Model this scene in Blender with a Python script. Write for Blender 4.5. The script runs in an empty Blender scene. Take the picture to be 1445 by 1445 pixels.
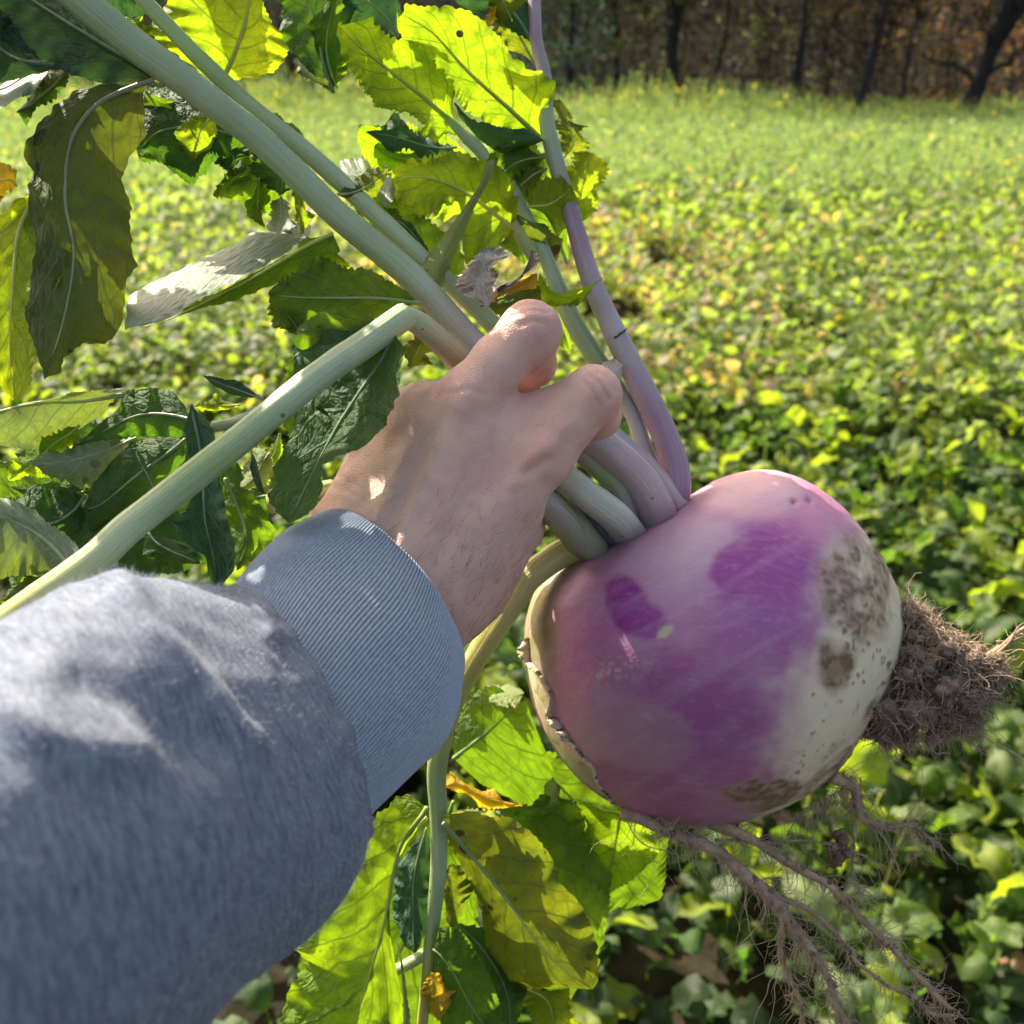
import bpy, math, bmesh
import numpy as np
from mathutils import Matrix, Vector

# ------------------------------------------------------------------ camera, world, sun, exposure
SC = bpy.context.scene
COL = SC.collection
F = 1303.0                      # focal length in photograph pixels (frame is 1445 wide)
PITCH = 25.0                    # camera looks down by this many degrees
CAM_H = 1.55
cam_d = bpy.data.cameras.new('camera')
cam_d.sensor_width = 36.0
cam_d.lens = 36.0 * F / 1445.0
cam_d.clip_start = 0.02
cam_d.clip_end = 600.0
cam_d.dof.use_dof = True
cam_d.dof.focus_distance = 0.38
cam_d.dof.aperture_fstop = 12.0
cam = bpy.data.objects.new('camera', cam_d)
COL.objects.link(cam)
cam.location = (0, 0, CAM_H)
cam.rotation_euler = (math.radians(90 - PITCH), 0, 0)
SC.camera = cam

SUN_EL, SUN_AZ = 42.0, -45.0    # degrees; azimuth from +Y, negative = to the left
W = bpy.data.worlds.new('World')
SC.world = W
W.use_nodes = True
wn = W.node_tree.nodes
sky = wn.new('ShaderNodeTexSky')
sky.sky_type = 'NISHITA'
sky.sun_disc = False
sky.sun_elevation = math.radians(SUN_EL)
sky.sun_rotation = math.radians(SUN_AZ)
sky.dust_density = 4.0
sky.ozone_density = 0.4
sky.air_density = 0.8
wn['Background'].inputs['Strength'].default_value = 0.13
wb = wn.new('ShaderNodeMix'); wb.data_type = 'RGBA'; wb.blend_type = 'MULTIPLY'      # daylight white balance of the phone
wb.inputs[0].default_value = 1.0; wb.inputs[7].default_value = (1.10, 1.0, .84, 1)
W.node_tree.links.new(sky.outputs['Color'], wb.inputs[6])
W.node_tree.links.new(wb.outputs[2], wn['Background'].inputs['Color'])

sun_d = bpy.data.lights.new('sun', 'SUN')
sun_d.energy = 4.3
sun_d.angle = math.radians(0.5)
sun_d.color = (1.0, 0.91, 0.76)
sun = bpy.data.objects.new('sun', sun_d)
COL.objects.link(sun)
sv = Vector((math.sin(math.radians(SUN_AZ)) * math.cos(math.radians(SUN_EL)),
             math.cos(math.radians(SUN_AZ)) * math.cos(math.radians(SUN_EL)),
             math.sin(math.radians(SUN_EL))))
sun.rotation_euler = sv.to_track_quat('Z', 'Y').to_euler()
sun.location = (-3, 3, 6)

SC.view_settings.view_transform = 'Standard'
SC.view_settings.look = 'None'
SC.view_settings.exposure = 1.55
SC.view_settings.gamma = 1.0
SC.view_settings.use_curve_mapping = False
SC.render.engine = 'CYCLES'
SC.cycles.max_bounces = 8
SC.cycles.transmission_bounces = 6

# ------------------------------------------------------------------ numeric helpers
rng = np.random.default_rng(11)
CP, SP = math.cos(math.radians(PITCH)), math.sin(math.radians(PITCH))
RGT = np.array([1.0, 0, 0]); UPV = np.array([0, SP, CP]); FWD = np.array([0, CP, -SP])
EYE = np.array([0, 0, CAM_H])

def stk(*a): return np.stack(np.broadcast_arrays(*a), -1)

def A(x): return np.asarray(x, dtype=np.float64)

def C2W(p):
    """points measured from the photographer's eye (right, up, forward) -> world"""
    p = A(p)
    return EYE + p[..., 0:1] * RGT + p[..., 1:2] * UPV + p[..., 2:3] * FWD

def PC(x, y, d):
    """sight line through (x, y) of the photograph, at d metres ahead (eye space)"""
    x, y, d = A(x), A(y), A(d)
    return np.stack([(x - 722.5) / F * d, -(y - 722.5) / F * d, d], -1)

def _h(ix, iy, iz, s):
    n = (ix * 374761393 + iy * 668265263 + iz * 2147483647 + s * 1274126177) & 0xFFFFFFFF
    n = ((n ^ (n >> 13)) * 1274126177) & 0xFFFFFFFF
    n = (n ^ (n >> 16)) & 0xFFFFFFFF
    return n / 4294967295.0

def noise3(p, s=0):
    p = A(p)
    i = np.floor(p).astype(np.int64); f = p - i; f = f * f * (3 - 2 * f)
    r = 0
    for a in (0, 1):
        for b in (0, 1):
            for c in (0, 1):
                w = (f[..., 0] if a else 1 - f[..., 0]) * (f[..., 1] if b else 1 - f[..., 1]) * (f[..., 2] if c else 1 - f[..., 2])
                r = r + w * _h(i[..., 0] + a, i[..., 1] + b, i[..., 2] + c, s)
    return r * 2 - 1

def fbm(p, o=3, s=0):
    r, a = 0, 1.0
    for k in range(o):
        r = r + a * noise3(A(p) * 2 ** k, s + k * 17); a *= .5
    return r

def sstep(a, b, x):
    t = np.clip((x - a) / (b - a), 0, 1)
    return t * t * (3 - 2 * t)

def resample(P, n):
    P = A(P)
    s = np.r_[0, np.cumsum(np.linalg.norm(np.diff(P[:, :2] if P.shape[1] > 2 else P, axis=0), axis=1))]
    t = np.linspace(0, s[-1], n)
    return np.stack([np.interp(t, s, P[:, k]) for k in range(P.shape[1])], -1)

def catmull(P, n):
    P = A(P)
    if len(P) < 3: return resample(P, n)
    Q = np.vstack([2 * P[0] - P[1], P, 2 * P[-1] - P[-2]])
    out = []
    m = 14
    for i in range(len(P) - 1):
        p0, p1, p2, p3 = Q[i:i + 4]
        for t in np.linspace(0, 1, m, endpoint=False):
            out.append(.5 * (2 * p1 + (p2 - p0) * t + (2 * p0 - 5 * p1 + 4 * p2 - p3) * t * t + (3 * p1 - p0 - 3 * p2 + p3) * t ** 3))
    out.append(P[-1])
    return resample(A(out), n)

def mesh(name, V, Fc, mat, parent=None, org=None, smooth=True, col=None, uv=None):
    """ONE mesh object from world-space vertices"""
    V = A(V); Fc = np.asarray(Fc, dtype=np.int32)
    if parent is not None:
        o0 = parent
        while o0.parent: o0 = o0.parent
        org = A(o0.location)
    elif org is None:
        org = np.zeros(3)
    org = A(org)
    me = bpy.data.meshes.new(name)
    k = Fc.shape[1]
    me.vertices.add(len(V)); me.vertices.foreach_set('co', (V - org).astype(np.float32).ravel())
    me.loops.add(Fc.size); me.loops.foreach_set('vertex_index', Fc.ravel())
    me.polygons.add(len(Fc)); me.polygons.foreach_set('loop_start', np.arange(0, Fc.size, k, dtype=np.int32))
    me.update(calc_edges=True)
    me.polygons.foreach_set('use_smooth', np.full(len(Fc), smooth))
    if col is not None:
        c = np.ones((len(V), 4), np.float32); c[:, :col.shape[1]] = col
        a = me.color_attributes.new('Col', 'FLOAT_COLOR', 'POINT'); a.data.foreach_set('color', c.ravel())
    if uv is not None:
        l = me.uv_layers.new(name='UVMap'); l.data.foreach_set('uv', uv[Fc.ravel()].astype(np.float32).ravel())
    me.validate()
    ob = bpy.data.objects.new(name, me)
    if mat: me.materials.append(mat)
    COL.objects.link(ob)
    if parent is not None: ob.parent = parent
    else: ob.location = org
    return ob

def tag(o, label=None, cat=None, group=None, kind=None):
    if label: o['label'] = label
    if cat: o['category'] = cat
    if group: o['group'] = group
    if kind: o['kind'] = kind
    return o

def empty(name, loc):
    o = bpy.data.objects.new(name, None); COL.objects.link(o); o.location = loc; o.empty_display_size = .05
    return o

def grid_faces(nu, nv, close=False):
    i, j = np.meshgrid(np.arange(nu - 1), np.arange(nv if close else nv - 1), indexing='ij')
    j2 = (j + 1) % nv
    return np.stack([i * nv + j, (i + 1) * nv + j, (i + 1) * nv + j2, i * nv + j2], -1).reshape(-1, 4)

def frames(P):
    T = np.gradient(P, axis=0); T /= np.linalg.norm(T, axis=1, keepdims=True) + 1e-12
    ref = A([0, 0, 1.0])
    if abs(T[0] @ ref) > .9: ref = A([0, 1.0, 0])
    N = np.zeros_like(P); n = np.cross(T[0], np.cross(ref, T[0])); n /= np.linalg.norm(n)
    for i in range(len(P)):
        n = n - T[i] * (n @ T[i]); n /= np.linalg.norm(n) + 1e-12
        N[i] = n
    return T, N, np.cross(T, N)

def tube_vf(P, R, ns=16, flat=1.0, ridge=0.0, nridge=7, cap=True, wob=0.0, seed=0):
    P, R = A(P), A(R)
    T, N, B = frames(P)
    a = np.linspace(0, 2 * np.pi, ns, endpoint=False)
    rr = R[:, None] * (1 + ridge * np.cos(nridge * a)[None])
    V = P[:, None] + rr[..., None] * (np.cos(a)[None, :, None] * N[:, None] * flat + np.sin(a)[None, :, None] * B[:, None])
    if wob:
        V = V + (T[:, None] * 0 + (V - P[:, None]) * (wob * fbm(V * 120, 2, seed))[..., None])
    V = V.reshape(-1, 3)
    Fq = grid_faces(len(P), ns, True)
    if cap:
        n0 = len(V); V = np.vstack([V, P[0] - T[0] * R[0] * .3, P[-1] + T[-1] * R[-1] * .3])
        j = np.arange(ns); j2 = (j + 1) % ns; b = (len(P) - 1) * ns
        Fq = np.vstack([Fq, np.stack([np.full(ns, n0), j, j2, j2], -1)[:0]])
        tri = np.vstack([np.stack([np.full(ns, n0), j, j2], -1), np.stack([np.full(ns, n0 + 1), b + j2, b + j], -1)])
        # caps as quads with a repeated corner are avoided: split into triangles for the whole mesh
        Ft = np.vstack([Fq[:, [0, 1, 2]], Fq[:, [0, 2, 3]], tri])
        return V, Ft
    return V, np.vstack([Fq[:, [0, 1, 2]], Fq[:, [0, 2, 3]]])

def join(parts):
    Vs, Fs, n = [], [], 0
    for v, f in parts:
        Vs.append(v); Fs.append(f + n); n += len(v)
    return np.vstack(Vs), np.vstack(Fs)

# ------------------------------------------------------------------ node helpers
def newmat(name):
    m = bpy.data.materials.new(name); m.use_nodes = True
    nt = m.node_tree
    for n in list(nt.nodes):
        nt.nodes.remove(n)
    return m, nt

class NB:
    def __init__(s, nt): s.nt = nt
    def n(s, t, **kw):
        x = s.nt.nodes.new(t)
        for k, v in kw.items(): setattr(x, k, v)
        return x
    def put(s, sock, v):
        if v is None: return
        if hasattr(v, 'is_output'): s.nt.links.new(v, sock)
        elif isinstance(v, (tuple, list)) and len(v) == 3 and sock.type == 'RGBA': sock.default_value = (*v, 1)
        else: sock.default_value = v
    def m(s, op, a, b=None, c=None, clamp=False):
        x = s.n('ShaderNodeMath', operation=op, use_clamp=clamp)
        for i, v in enumerate((a, b, c)): s.put(x.inputs[i], v)
        return x.outputs[0]
    def mix(s, f, a, b, blend='MIX'):
        x = s.n('ShaderNodeMix', data_type='RGBA', blend_type=blend)
        s.put(x.inputs[0], f); s.put(x.inputs[6], a); s.put(x.inputs[7], b)
        return x.outputs[2]
    def ss(s, x, a, b, lo=0.0, hi=1.0):
        n = s.n('ShaderNodeMapRange', interpolation_type='SMOOTHSTEP')
        for i, v in enumerate((x, a, b, lo, hi)): s.put(n.inputs[i], v)
        return n.outputs[0]
    def noise(s, vec, scale, detail=3, rough=.55, dist=0.0):
        n = s.n('ShaderNodeTexNoise'); s.put(n.inputs['Vector'], vec)
        n.inputs['Scale'].default_value = scale; n.inputs['Detail'].default_value = detail
        n.inputs['Roughness'].default_value = rough; n.inputs['Distortion'].default_value = dist
        return n.outputs[0]
    def voro(s, vec, scale, feat='F1', rnd=1.0):
        n = s.n('ShaderNodeTexVoronoi', feature=feat); s.put(n.inputs['Vector'], vec)
        n.inputs['Scale'].default_value = scale; n.inputs['Randomness'].default_value = rnd
        return n
    def mapping(s, vec, scale=(1, 1, 1), rot=(0, 0, 0)):
        n = s.n('ShaderNodeMapping'); s.put(n.inputs[0], vec)
        n.inputs['Scale'].default_value = scale; n.inputs['Rotation'].default_value = rot
        return n.outputs[0]
    def bump(s, h, strength=.5, dist=.001, normal=None):
        n = s.n('ShaderNodeBump'); s.put(n.inputs['Height'], h)
        n.inputs['Strength'].default_value = strength; n.inputs['Distance'].default_value = dist
        if normal is not None: s.put(n.inputs['Normal'], normal)
        return n.outputs[0]
    def attr(s, name):
        return s.n('ShaderNodeAttribute', attribute_name=name)
    def out(s, sh):
        o = s.n('ShaderNodeOutputMaterial'); s.nt.links.new(sh, o.inputs[0])
    def pbsdf(s, col, rough=.5, spec=.5, normal=None, sss=0, sssr=None, sheen=0):
        p = s.n('ShaderNodeBsdfPrincipled'); s.put(p.inputs['Base Color'], col)
        s.put(p.inputs['Roughness'], rough); s.put(p.inputs['Specular IOR Level'], spec)
        if normal is not None: s.put(p.inputs['Normal'], normal)
        if sss:
            p.inputs['Subsurface Weight'].default_value = sss
            p.inputs['Subsurface Radius'].default_value = sssr
            p.inputs['Subsurface Scale'].default_value = 1.0
        if sheen:
            p.inputs['Sheen Weight'].default_value = sheen
            p.inputs['Sheen Roughness'].default_value = .5
        return p.outputs[0]

def leaf_material(name, base, trans, fac=.5, yellow=None, yamt=.35, spots=0.0, rough=.6, spec=.18, veins=1.0, bumps=.5, spotcol=(.05, .035, .02), nv=7.0):
    m, nt = newmat(name); b = NB(nt)
    tc = b.n('ShaderNodeTexCoord')
    sep = b.n('ShaderNodeSeparateXYZ'); b.put(sep.inputs[0], tc.outputs['UV'])
    u, v = sep.outputs[0], sep.outputs[1]
    oc = tc.outputs['Object']
    n1 = b.noise(oc, 26, 3)
    n2 = b.noise(oc, 95, 4, .6)
    a = b.m('MULTIPLY', b.m('ABSOLUTE', b.m('SUBTRACT', v, .5)), 2.0)
    side = b.m('MULTIPLY', b.m('GREATER_THAN', v, .5), .45)
    s = b.m('ADD', b.m('MULTIPLY', b.m('SUBTRACT', u, b.m('MULTIPLY', a, .26)), nv), side)
    s = b.m('ADD', s, b.m('MULTIPLY', n1, 1.1))
    fr = b.m('FRACT', s)
    dd = b.m('ABSOLUTE', b.m('SUBTRACT', fr, .5))
    w = b.m('SUBTRACT', .11, b.m('MULTIPLY', a, .06))
    sv_ = b.m('SUBTRACT', 1.0, b.ss(dd, 0.008, w))
    mid = b.m('SUBTRACT', 1.0, b.ss(a, .01, .05))
    cmb = b.n('ShaderNodeCombineXYZ'); b.put(cmb.inputs[0], b.m('ADD', b.m('MULTIPLY', u, 1.6), b.m('MULTIPLY', n2, .05))); b.put(cmb.inputs[1], b.m('ADD', v, b.m('MULTIPLY', n1, .08)))
    vo = b.voro(cmb.outputs[0], 8, 'DISTANCE_TO_EDGE')
    ret = b.m('SUBTRACT', 1.0, b.ss(vo.outputs['Distance'], 0.0, .12))
    vo2 = b.voro(cmb.outputs[0], 23, 'DISTANCE_TO_EDGE')
    ret2 = b.m('SUBTRACT', 1.0, b.ss(vo2.outputs['Distance'], 0.0, .2))
    vein = b.m('MAXIMUM', b.m('MAXIMUM', sv_, mid), b.m('MAXIMUM', b.m('MULTIPLY', ret, .6), b.m('MULTIPLY', ret2, .3)))
    yel = yellow or tuple(min(1, x * k) for x, k in zip(base, (2.2, 1.6, .8)))
    yfac = b.m('MULTIPLY', b.ss(b.m('ADD', n1, b.m('MULTIPLY', a, .12)), .45, .75), yamt)
    col = b.mix(yfac, base, yel)
    col = b.mix(b.m('MULTIPLY', b.ss(n2, .35, .7), .3), col, tuple(x * .6 for x in base))
    col = b.mix(b.m('MULTIPLY', vein, veins * .8), col, tuple(min(1, x * 1.8 + .05) for x in base))
    ty = tuple(min(1, x * k) for x, k in zip(trans, (1.35, 1.0, .6)))
    tcol = b.mix(yfac, trans, ty)
    tcol = b.mix(b.m('MULTIPLY', b.ss(n2, .4, .75), .35), tcol, tuple(x * .6 for x in trans))
    tcol = b.mix(b.m('MULTIPLY', vein, veins * .9), tcol, tuple(x * .34 for x in trans))
    # small scattered blemishes on every leaf, larger ones where asked
    vs = b.voro(oc, 130, 'F1')
    sp = b.m('MULTIPLY', b.m('LESS_THAN', vs.outputs['Distance'], b.m('MULTIPLY', b.ss(b.noise(oc, 30, 2), .52, .72), .32 + .3 * spots)), .4 + .5 * spots)
    if spots:
        vb = b.voro(oc, 62, 'F1')
        sp = b.m('MAXIMUM', sp, b.m('MULTIPLY', b.m('LESS_THAN', vb.outputs['Distance'], b.m('MULTIPLY', b.ss(b.noise(oc, 22, 2), .45, .65), .26)), .9))
    col = b.mix(sp, col, spotcol)
    tcol = b.mix(sp, tcol, spotcol)
    h = b.m('ADD', b.m('ADD', b.m('MULTIPLY', b.ss(vo.outputs['Distance'], 0.0, .32), .8), b.m('MULTIPLY', b.ss(vo2.outputs['Distance'], 0.0, .3), .25)), b.m('ADD', b.m('MULTIPLY', n2, .5), b.m('MULTIPLY', b.m('MAXIMUM', sv_, mid), .4)))
    nrm = b.bump(h, bumps, .0028)
    p = b.pbsdf(col, rough, spec, nrm)
    t = b.n('ShaderNodeBsdfTranslucent'); b.put(t.inputs['Color'], tcol)
    mx = b.n('ShaderNodeMixShader'); mx.inputs[0].default_value = fac
    nt.links.new(p, mx.inputs[1]); nt.links.new(t.outputs[0], mx.inputs[2])
    # insect holes eaten through the blade
    vh = b.voro(oc, 75, 'F1')
    hole = b.m('LESS_THAN', b.m('ADD', vh.outputs['Distance'], b.m('MULTIPLY', n2, .12)), b.m('MULTIPLY', b.ss(b.noise(oc, 17, 2), .56, .72), .24))
    tr = b.n('ShaderNodeBsdfTransparent')
    mh = b.n('ShaderNodeMixShader'); b.put(mh.inputs[0], hole)
    nt.links.new(mx.outputs[0], mh.inputs[1]); nt.links.new(tr.outputs[0], mh.inputs[2])
    b.out(mh.outputs[0])
    return m

LM = {
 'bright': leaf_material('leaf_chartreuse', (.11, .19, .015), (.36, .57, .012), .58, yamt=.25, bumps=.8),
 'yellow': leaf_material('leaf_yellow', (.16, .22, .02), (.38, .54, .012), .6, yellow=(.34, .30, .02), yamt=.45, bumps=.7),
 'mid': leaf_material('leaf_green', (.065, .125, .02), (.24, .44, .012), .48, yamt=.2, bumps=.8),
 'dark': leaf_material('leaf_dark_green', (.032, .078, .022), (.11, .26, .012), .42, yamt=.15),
 'shaded': leaf_material('leaf_shaded_green', (.016, .042, .024), (.035, .08, .016), .35, yamt=.1),  # darker copy of the green: corner shade put into the leaf colour
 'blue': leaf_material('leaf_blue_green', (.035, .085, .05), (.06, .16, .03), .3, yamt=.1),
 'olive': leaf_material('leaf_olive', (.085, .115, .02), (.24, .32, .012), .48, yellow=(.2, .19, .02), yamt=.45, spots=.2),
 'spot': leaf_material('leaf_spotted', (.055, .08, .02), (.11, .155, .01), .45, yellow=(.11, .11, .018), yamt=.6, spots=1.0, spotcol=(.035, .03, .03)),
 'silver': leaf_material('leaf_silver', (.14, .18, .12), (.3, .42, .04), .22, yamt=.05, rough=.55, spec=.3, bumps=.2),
 'sheath': leaf_material('leaf_pale', (.22, .29, .12), (.42, .48, .08), .4, yamt=.1, veins=.3),
 'orange': leaf_material('leaf_orange', (.5, .36, .03), (.75, .56, .015), .5, yellow=(.6, .2, .02), yamt=.6, spots=.5, spotcol=(.16, .07, .03)),
 'dry': leaf_material('leaf_dry', (.58, .50, .44), (.25, .18, .1), .2, yamt=.1, rough=.85, spec=.1, bumps=.6),
}
# ------------------------------------------------------------------ other materials
def stem_material():
    m, nt = newmat('stem_skin'); b = NB(nt)
    tc = b.n('ShaderNodeTexCoord'); oc = tc.outputs['Object']
    uv = b.mapping(tc.outputs['UV'], (3, 26, 1))
    st = b.noise(uv, 1.0, 4, .6)
    c = b.attr('Col').outputs['Color']
    c = b.mix(b.m('MULTIPLY', b.ss(st, .4, .72), .35), c, b.mix(.5, c, (.55, .6, .42)))
    c = b.mix(b.m('MULTIPLY', b.ss(b.noise(oc, 60, 4), .55, .8), .3), c, b.mix(.6, c, (.3, .22, .2)))
    vs = b.voro(oc, 190)
    sp = b.m('MULTIPLY', b.m('LESS_THAN', vs.outputs['Distance'], b.m('MULTIPLY', b.ss(b.noise(oc, 40, 2), .58, .75), .26)), .8)
    c = b.mix(sp, c, (.07, .055, .04))
    nrm = b.bump(b.m('ADD', st, b.m('MULTIPLY', b.noise(oc, 300, 3), .4)), .6, .001)
    b.out(b.pbsdf(c, .45, .45, nrm, .25, (.004, .004, .0015)))
    return m
M_STEM = stem_material()

def skin_material():
    m, nt = newmat('skin'); b = NB(nt)
    tc = b.n('ShaderNodeTexCoord'); oc = tc.outputs['Object']
    c = b.attr('Col').outputs['Color']
    c = b.mix(b.m('MULTIPLY', b.ss(b.noise(oc, 170, 4, .65), .42, .75), .3), c, b.mix(1.0, c, (.86, .62, .6), 'MULTIPLY'))
    c = b.mix(b.m('MULTIPLY', b.ss(b.noise(oc, 420, 3, .6), .5, .75), .22), c, (.66, .47, .38))
    vs = b.voro(oc, 420)
    sp = b.m('MULTIPLY', b.m('LESS_THAN', vs.outputs['Distance'], b.m('MULTIPLY', b.ss(b.noise(oc, 60, 2), .55, .75), .16)), .5)
    c = b.mix(sp, c, (.2, .1, .07))
    # fine cross creases of skin: along and across the arm
    w1 = b.noise(b.mapping(oc, (1500, 420, 1500), (0, 0, .75)), 1.0, 3, .6)
    cr = b.voro(oc, 820, 'DISTANCE_TO_EDGE').outputs['Distance']
    h = b.m('ADD', b.m('ADD', b.m('MULTIPLY', w1, .8), b.m('MULTIPLY', b.ss(cr, 0, .2), .5)), b.m('MULTIPLY', b.noise(oc, 260, 4, .7), .9))
    nrm = b.bump(h, .5, .0006)
    b.out(b.pbsdf(c, b.ss(b.noise(oc, 90, 3), .3, .7, .46, .62), .32, nrm, .10, (.005, .002, .0012)))
    return m
M_SKIN = skin_material()

def fleece_material():
    m, nt = newmat('heather_fleece'); b = NB(nt)
    tc = b.n('ShaderNodeTexCoord'); oc = tc.outputs['Object']
    uv = tc.outputs['UV']
    s1 = b.noise(b.mapping(uv, (60, 38, 1)), 1.0, 5, .65, .3)
    s2 = b.noise(b.mapping(uv, (300, 110, 1)), 1.0, 4, .7)
    s3 = b.noise(oc, 900, 2, .7)
    c = b.mix(b.ss(s1, .36, .66), (.055, .08, .155), (.20, .25, .34))
    c = b.mix(b.m('MULTIPLY', b.ss(s2, .42, .66), .55), c, (.36, .405, .48))
    c = b.mix(b.m('MULTIPLY', b.ss(s2, .55, .35), .3), c, (.10, .11, .16))
    c = b.mix(b.m('MULTIPLY', b.ss(s3, .5, .8), .25), c, (.42, .45, .5))
    h = b.m('ADD', b.m('MULTIPLY', s3, .6), b.m('ADD', s2, b.m('MULTIPLY', s1, .5)))
    nrm = b.bump(h, .8, .0015)
    b.out(b.pbsdf(c, .95, .1, nrm, sheen=.35))
    return m
M_FLEECE = fleece_material()

def rib_material():
    m, nt = newmat('rib_knit'); b = NB(nt)
    tc = b.n('ShaderNodeTexCoord'); uv = tc.outputs['UV']; oc = tc.outputs['Object']
    c = b.attr('Col').outputs['Color']
    s1 = b.noise(b.mapping(uv, (60, 400, 1)), 1.0, 4, .65)
    s2 = b.noise(oc, 1400, 2, .7)
    c = b.mix(b.m('MULTIPLY', b.ss(s1, .4, .68), .4), c, (.52, .57, .64))
    c = b.mix(b.m('MULTIPLY', b.ss(s2, .5, .75), .3), c, (.14, .17, .24))
    nrm = b.bump(b.m('ADD', s1, s2), .5, .0008)
    b.out(b.pbsdf(c, .92, .1, nrm, sheen=.2))
    return m
M_RIB = rib_material()

def simple_col_material(name, rough=.6, spec=.3, trans=0.0, nscale=0, namt=.3, tboost=(2.2, 2.2, .6), bump=0, ndark=.5):
    m, nt = newmat(name); b = NB(nt)
    oc = b.n('ShaderNodeTexCoord').outputs['Object']
    c = b.attr('Col').outputs['Color']
    nrm = None
    if nscale:
        n = b.noise(oc, nscale, 4, .6)
        c = b.mix(b.m('MULTIPLY', b.ss(n, .35, .7), namt), c, b.mix(1.0, c, (ndark, ndark, ndark), 'MULTIPLY'))
        if bump: nrm = b.bump(n, bump, .01)
    p = b.pbsdf(c, rough, spec, nrm)
    if trans:
        t = b.n('ShaderNodeBsdfTranslucent'); b.put(t.inputs['Color'], b.mix(1.0, c, tboost, 'MULTIPLY'))
        mx = b.n('ShaderNodeMixShader'); mx.inputs[0].default_value = trans
        nt.links.new(p, mx.inputs[1]); nt.links.new(t.outputs[0], mx.inputs[2]); p = mx.outputs[0]
    b.out(p)
    return m
M_FIELD = simple_col_material('field_leaf', .56, .35, .5, 30, .4, tboost=(2.35, 2.5, .95), bump=.4)
M_FLECK = simple_col_material('wood_leaf', .9, .0, .15)
M_BARK = simple_col_material('bark', 1.0, .0, 0, 9, .6, bump=.8)
M_ROOT = simple_col_material('root_skin', .85, .15, 0, 240, .6)

def soil_material(name, c1, c2, sc):
    m, nt = newmat(name); b = NB(nt)
    oc = b.n('ShaderNodeTexCoord').outputs['Object']
    n = b.noise(oc, sc, 6, .65)
    c = b.mix(b.ss(n, .35, .7), c1, c2)
    b.out(b.pbsdf(c, 1.0, 0.0, b.bump(n, .5, .03)))
    return m
M_SOIL = soil_material('field_soil', (.02, .018, .012), (.05, .042, .026), 9)
M_LITTER = soil_material('leaf_litter', (.012, .011, .011), (.03, .022, .015), 1.2)

# ------------------------------------------------------------------ setting: ground, wooded rise, woods
def ground_sheet():
    n = 60
    x = np.linspace(-160, 160, n); y = np.linspace(-40, 47, n)
    X, Y = np.meshgrid(x, y, indexing='ij')
    Z = .03 * noise3(np.stack([X * .3, Y * .3, X * 0], -1), 3)
    V = np.stack([X, Y, Z], -1).reshape(-1, 3)
    tag(mesh('field_ground', V, grid_faces(n, n), M_SOIL), kind='structure')
    y = np.linspace(46.9, 140, n)
    X, Y = np.meshgrid(np.linspace(-170, 170, n), y, indexing='ij')
    Z = 17 * sstep(45, 118, Y) + 1.0 * fbm(np.stack([X * .08, Y * .08, X * 0], -1), 3, 4) * sstep(47, 60, Y)
    V = np.stack([X, Y, Z], -1).reshape(-1, 3)
    tag(mesh('wooded_hill', V, grid_faces(n, n), M_LITTER), kind='structure')
ground_sheet()

def wpt(px, Y, z):
    """world point at distance Y, height z on the sight line column px of the photograph"""
    dep = Y * CP + (CAM_H - z) * SP
    return A([(px - 722.5) / F * dep, Y, z])

def flecks(C, size, colr, seed, flat=0.0, aspect=.55):
    """many leaf-sized quads round the centres C"""
    r = np.random.default_rng(seed)
    n = len(C)
    d1 = r.normal(size=(n, 3)); d1 /= np.linalg.norm(d1, axis=1, keepdims=True)
    d2 = np.cross(d1, r.normal(size=(n, 3))); d2 /= np.linalg.norm(d2, axis=1, keepdims=True) + 1e-9
    s = A(size).reshape(-1, 1) * np.ones((n, 1))
    V = np.stack([C - d1 * s, C + d2 * s * aspect, C + d1 * s, C - d2 * s * aspect], 1).reshape(-1, 3)
    Fq = np.arange(4 * n).reshape(-1, 4)
    return V, Fq, np.repeat(colr, 4, axis=0)

TREE_COLS = {'bare': A([[.03, .027, .025], [.055, .045, .036], [.016, .016, .018]]),
             'orange': A([[.15, .075, .03], [.07, .045, .028], [.028, .024, .022]]),
             'olive': A([[.03, .034, .018], [.07, .066, .028], [.016, .02, .016]]),
             'green': A([[.022, .034, .028], [.036, .052, .034], [.014, .02, .02]])}

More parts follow.
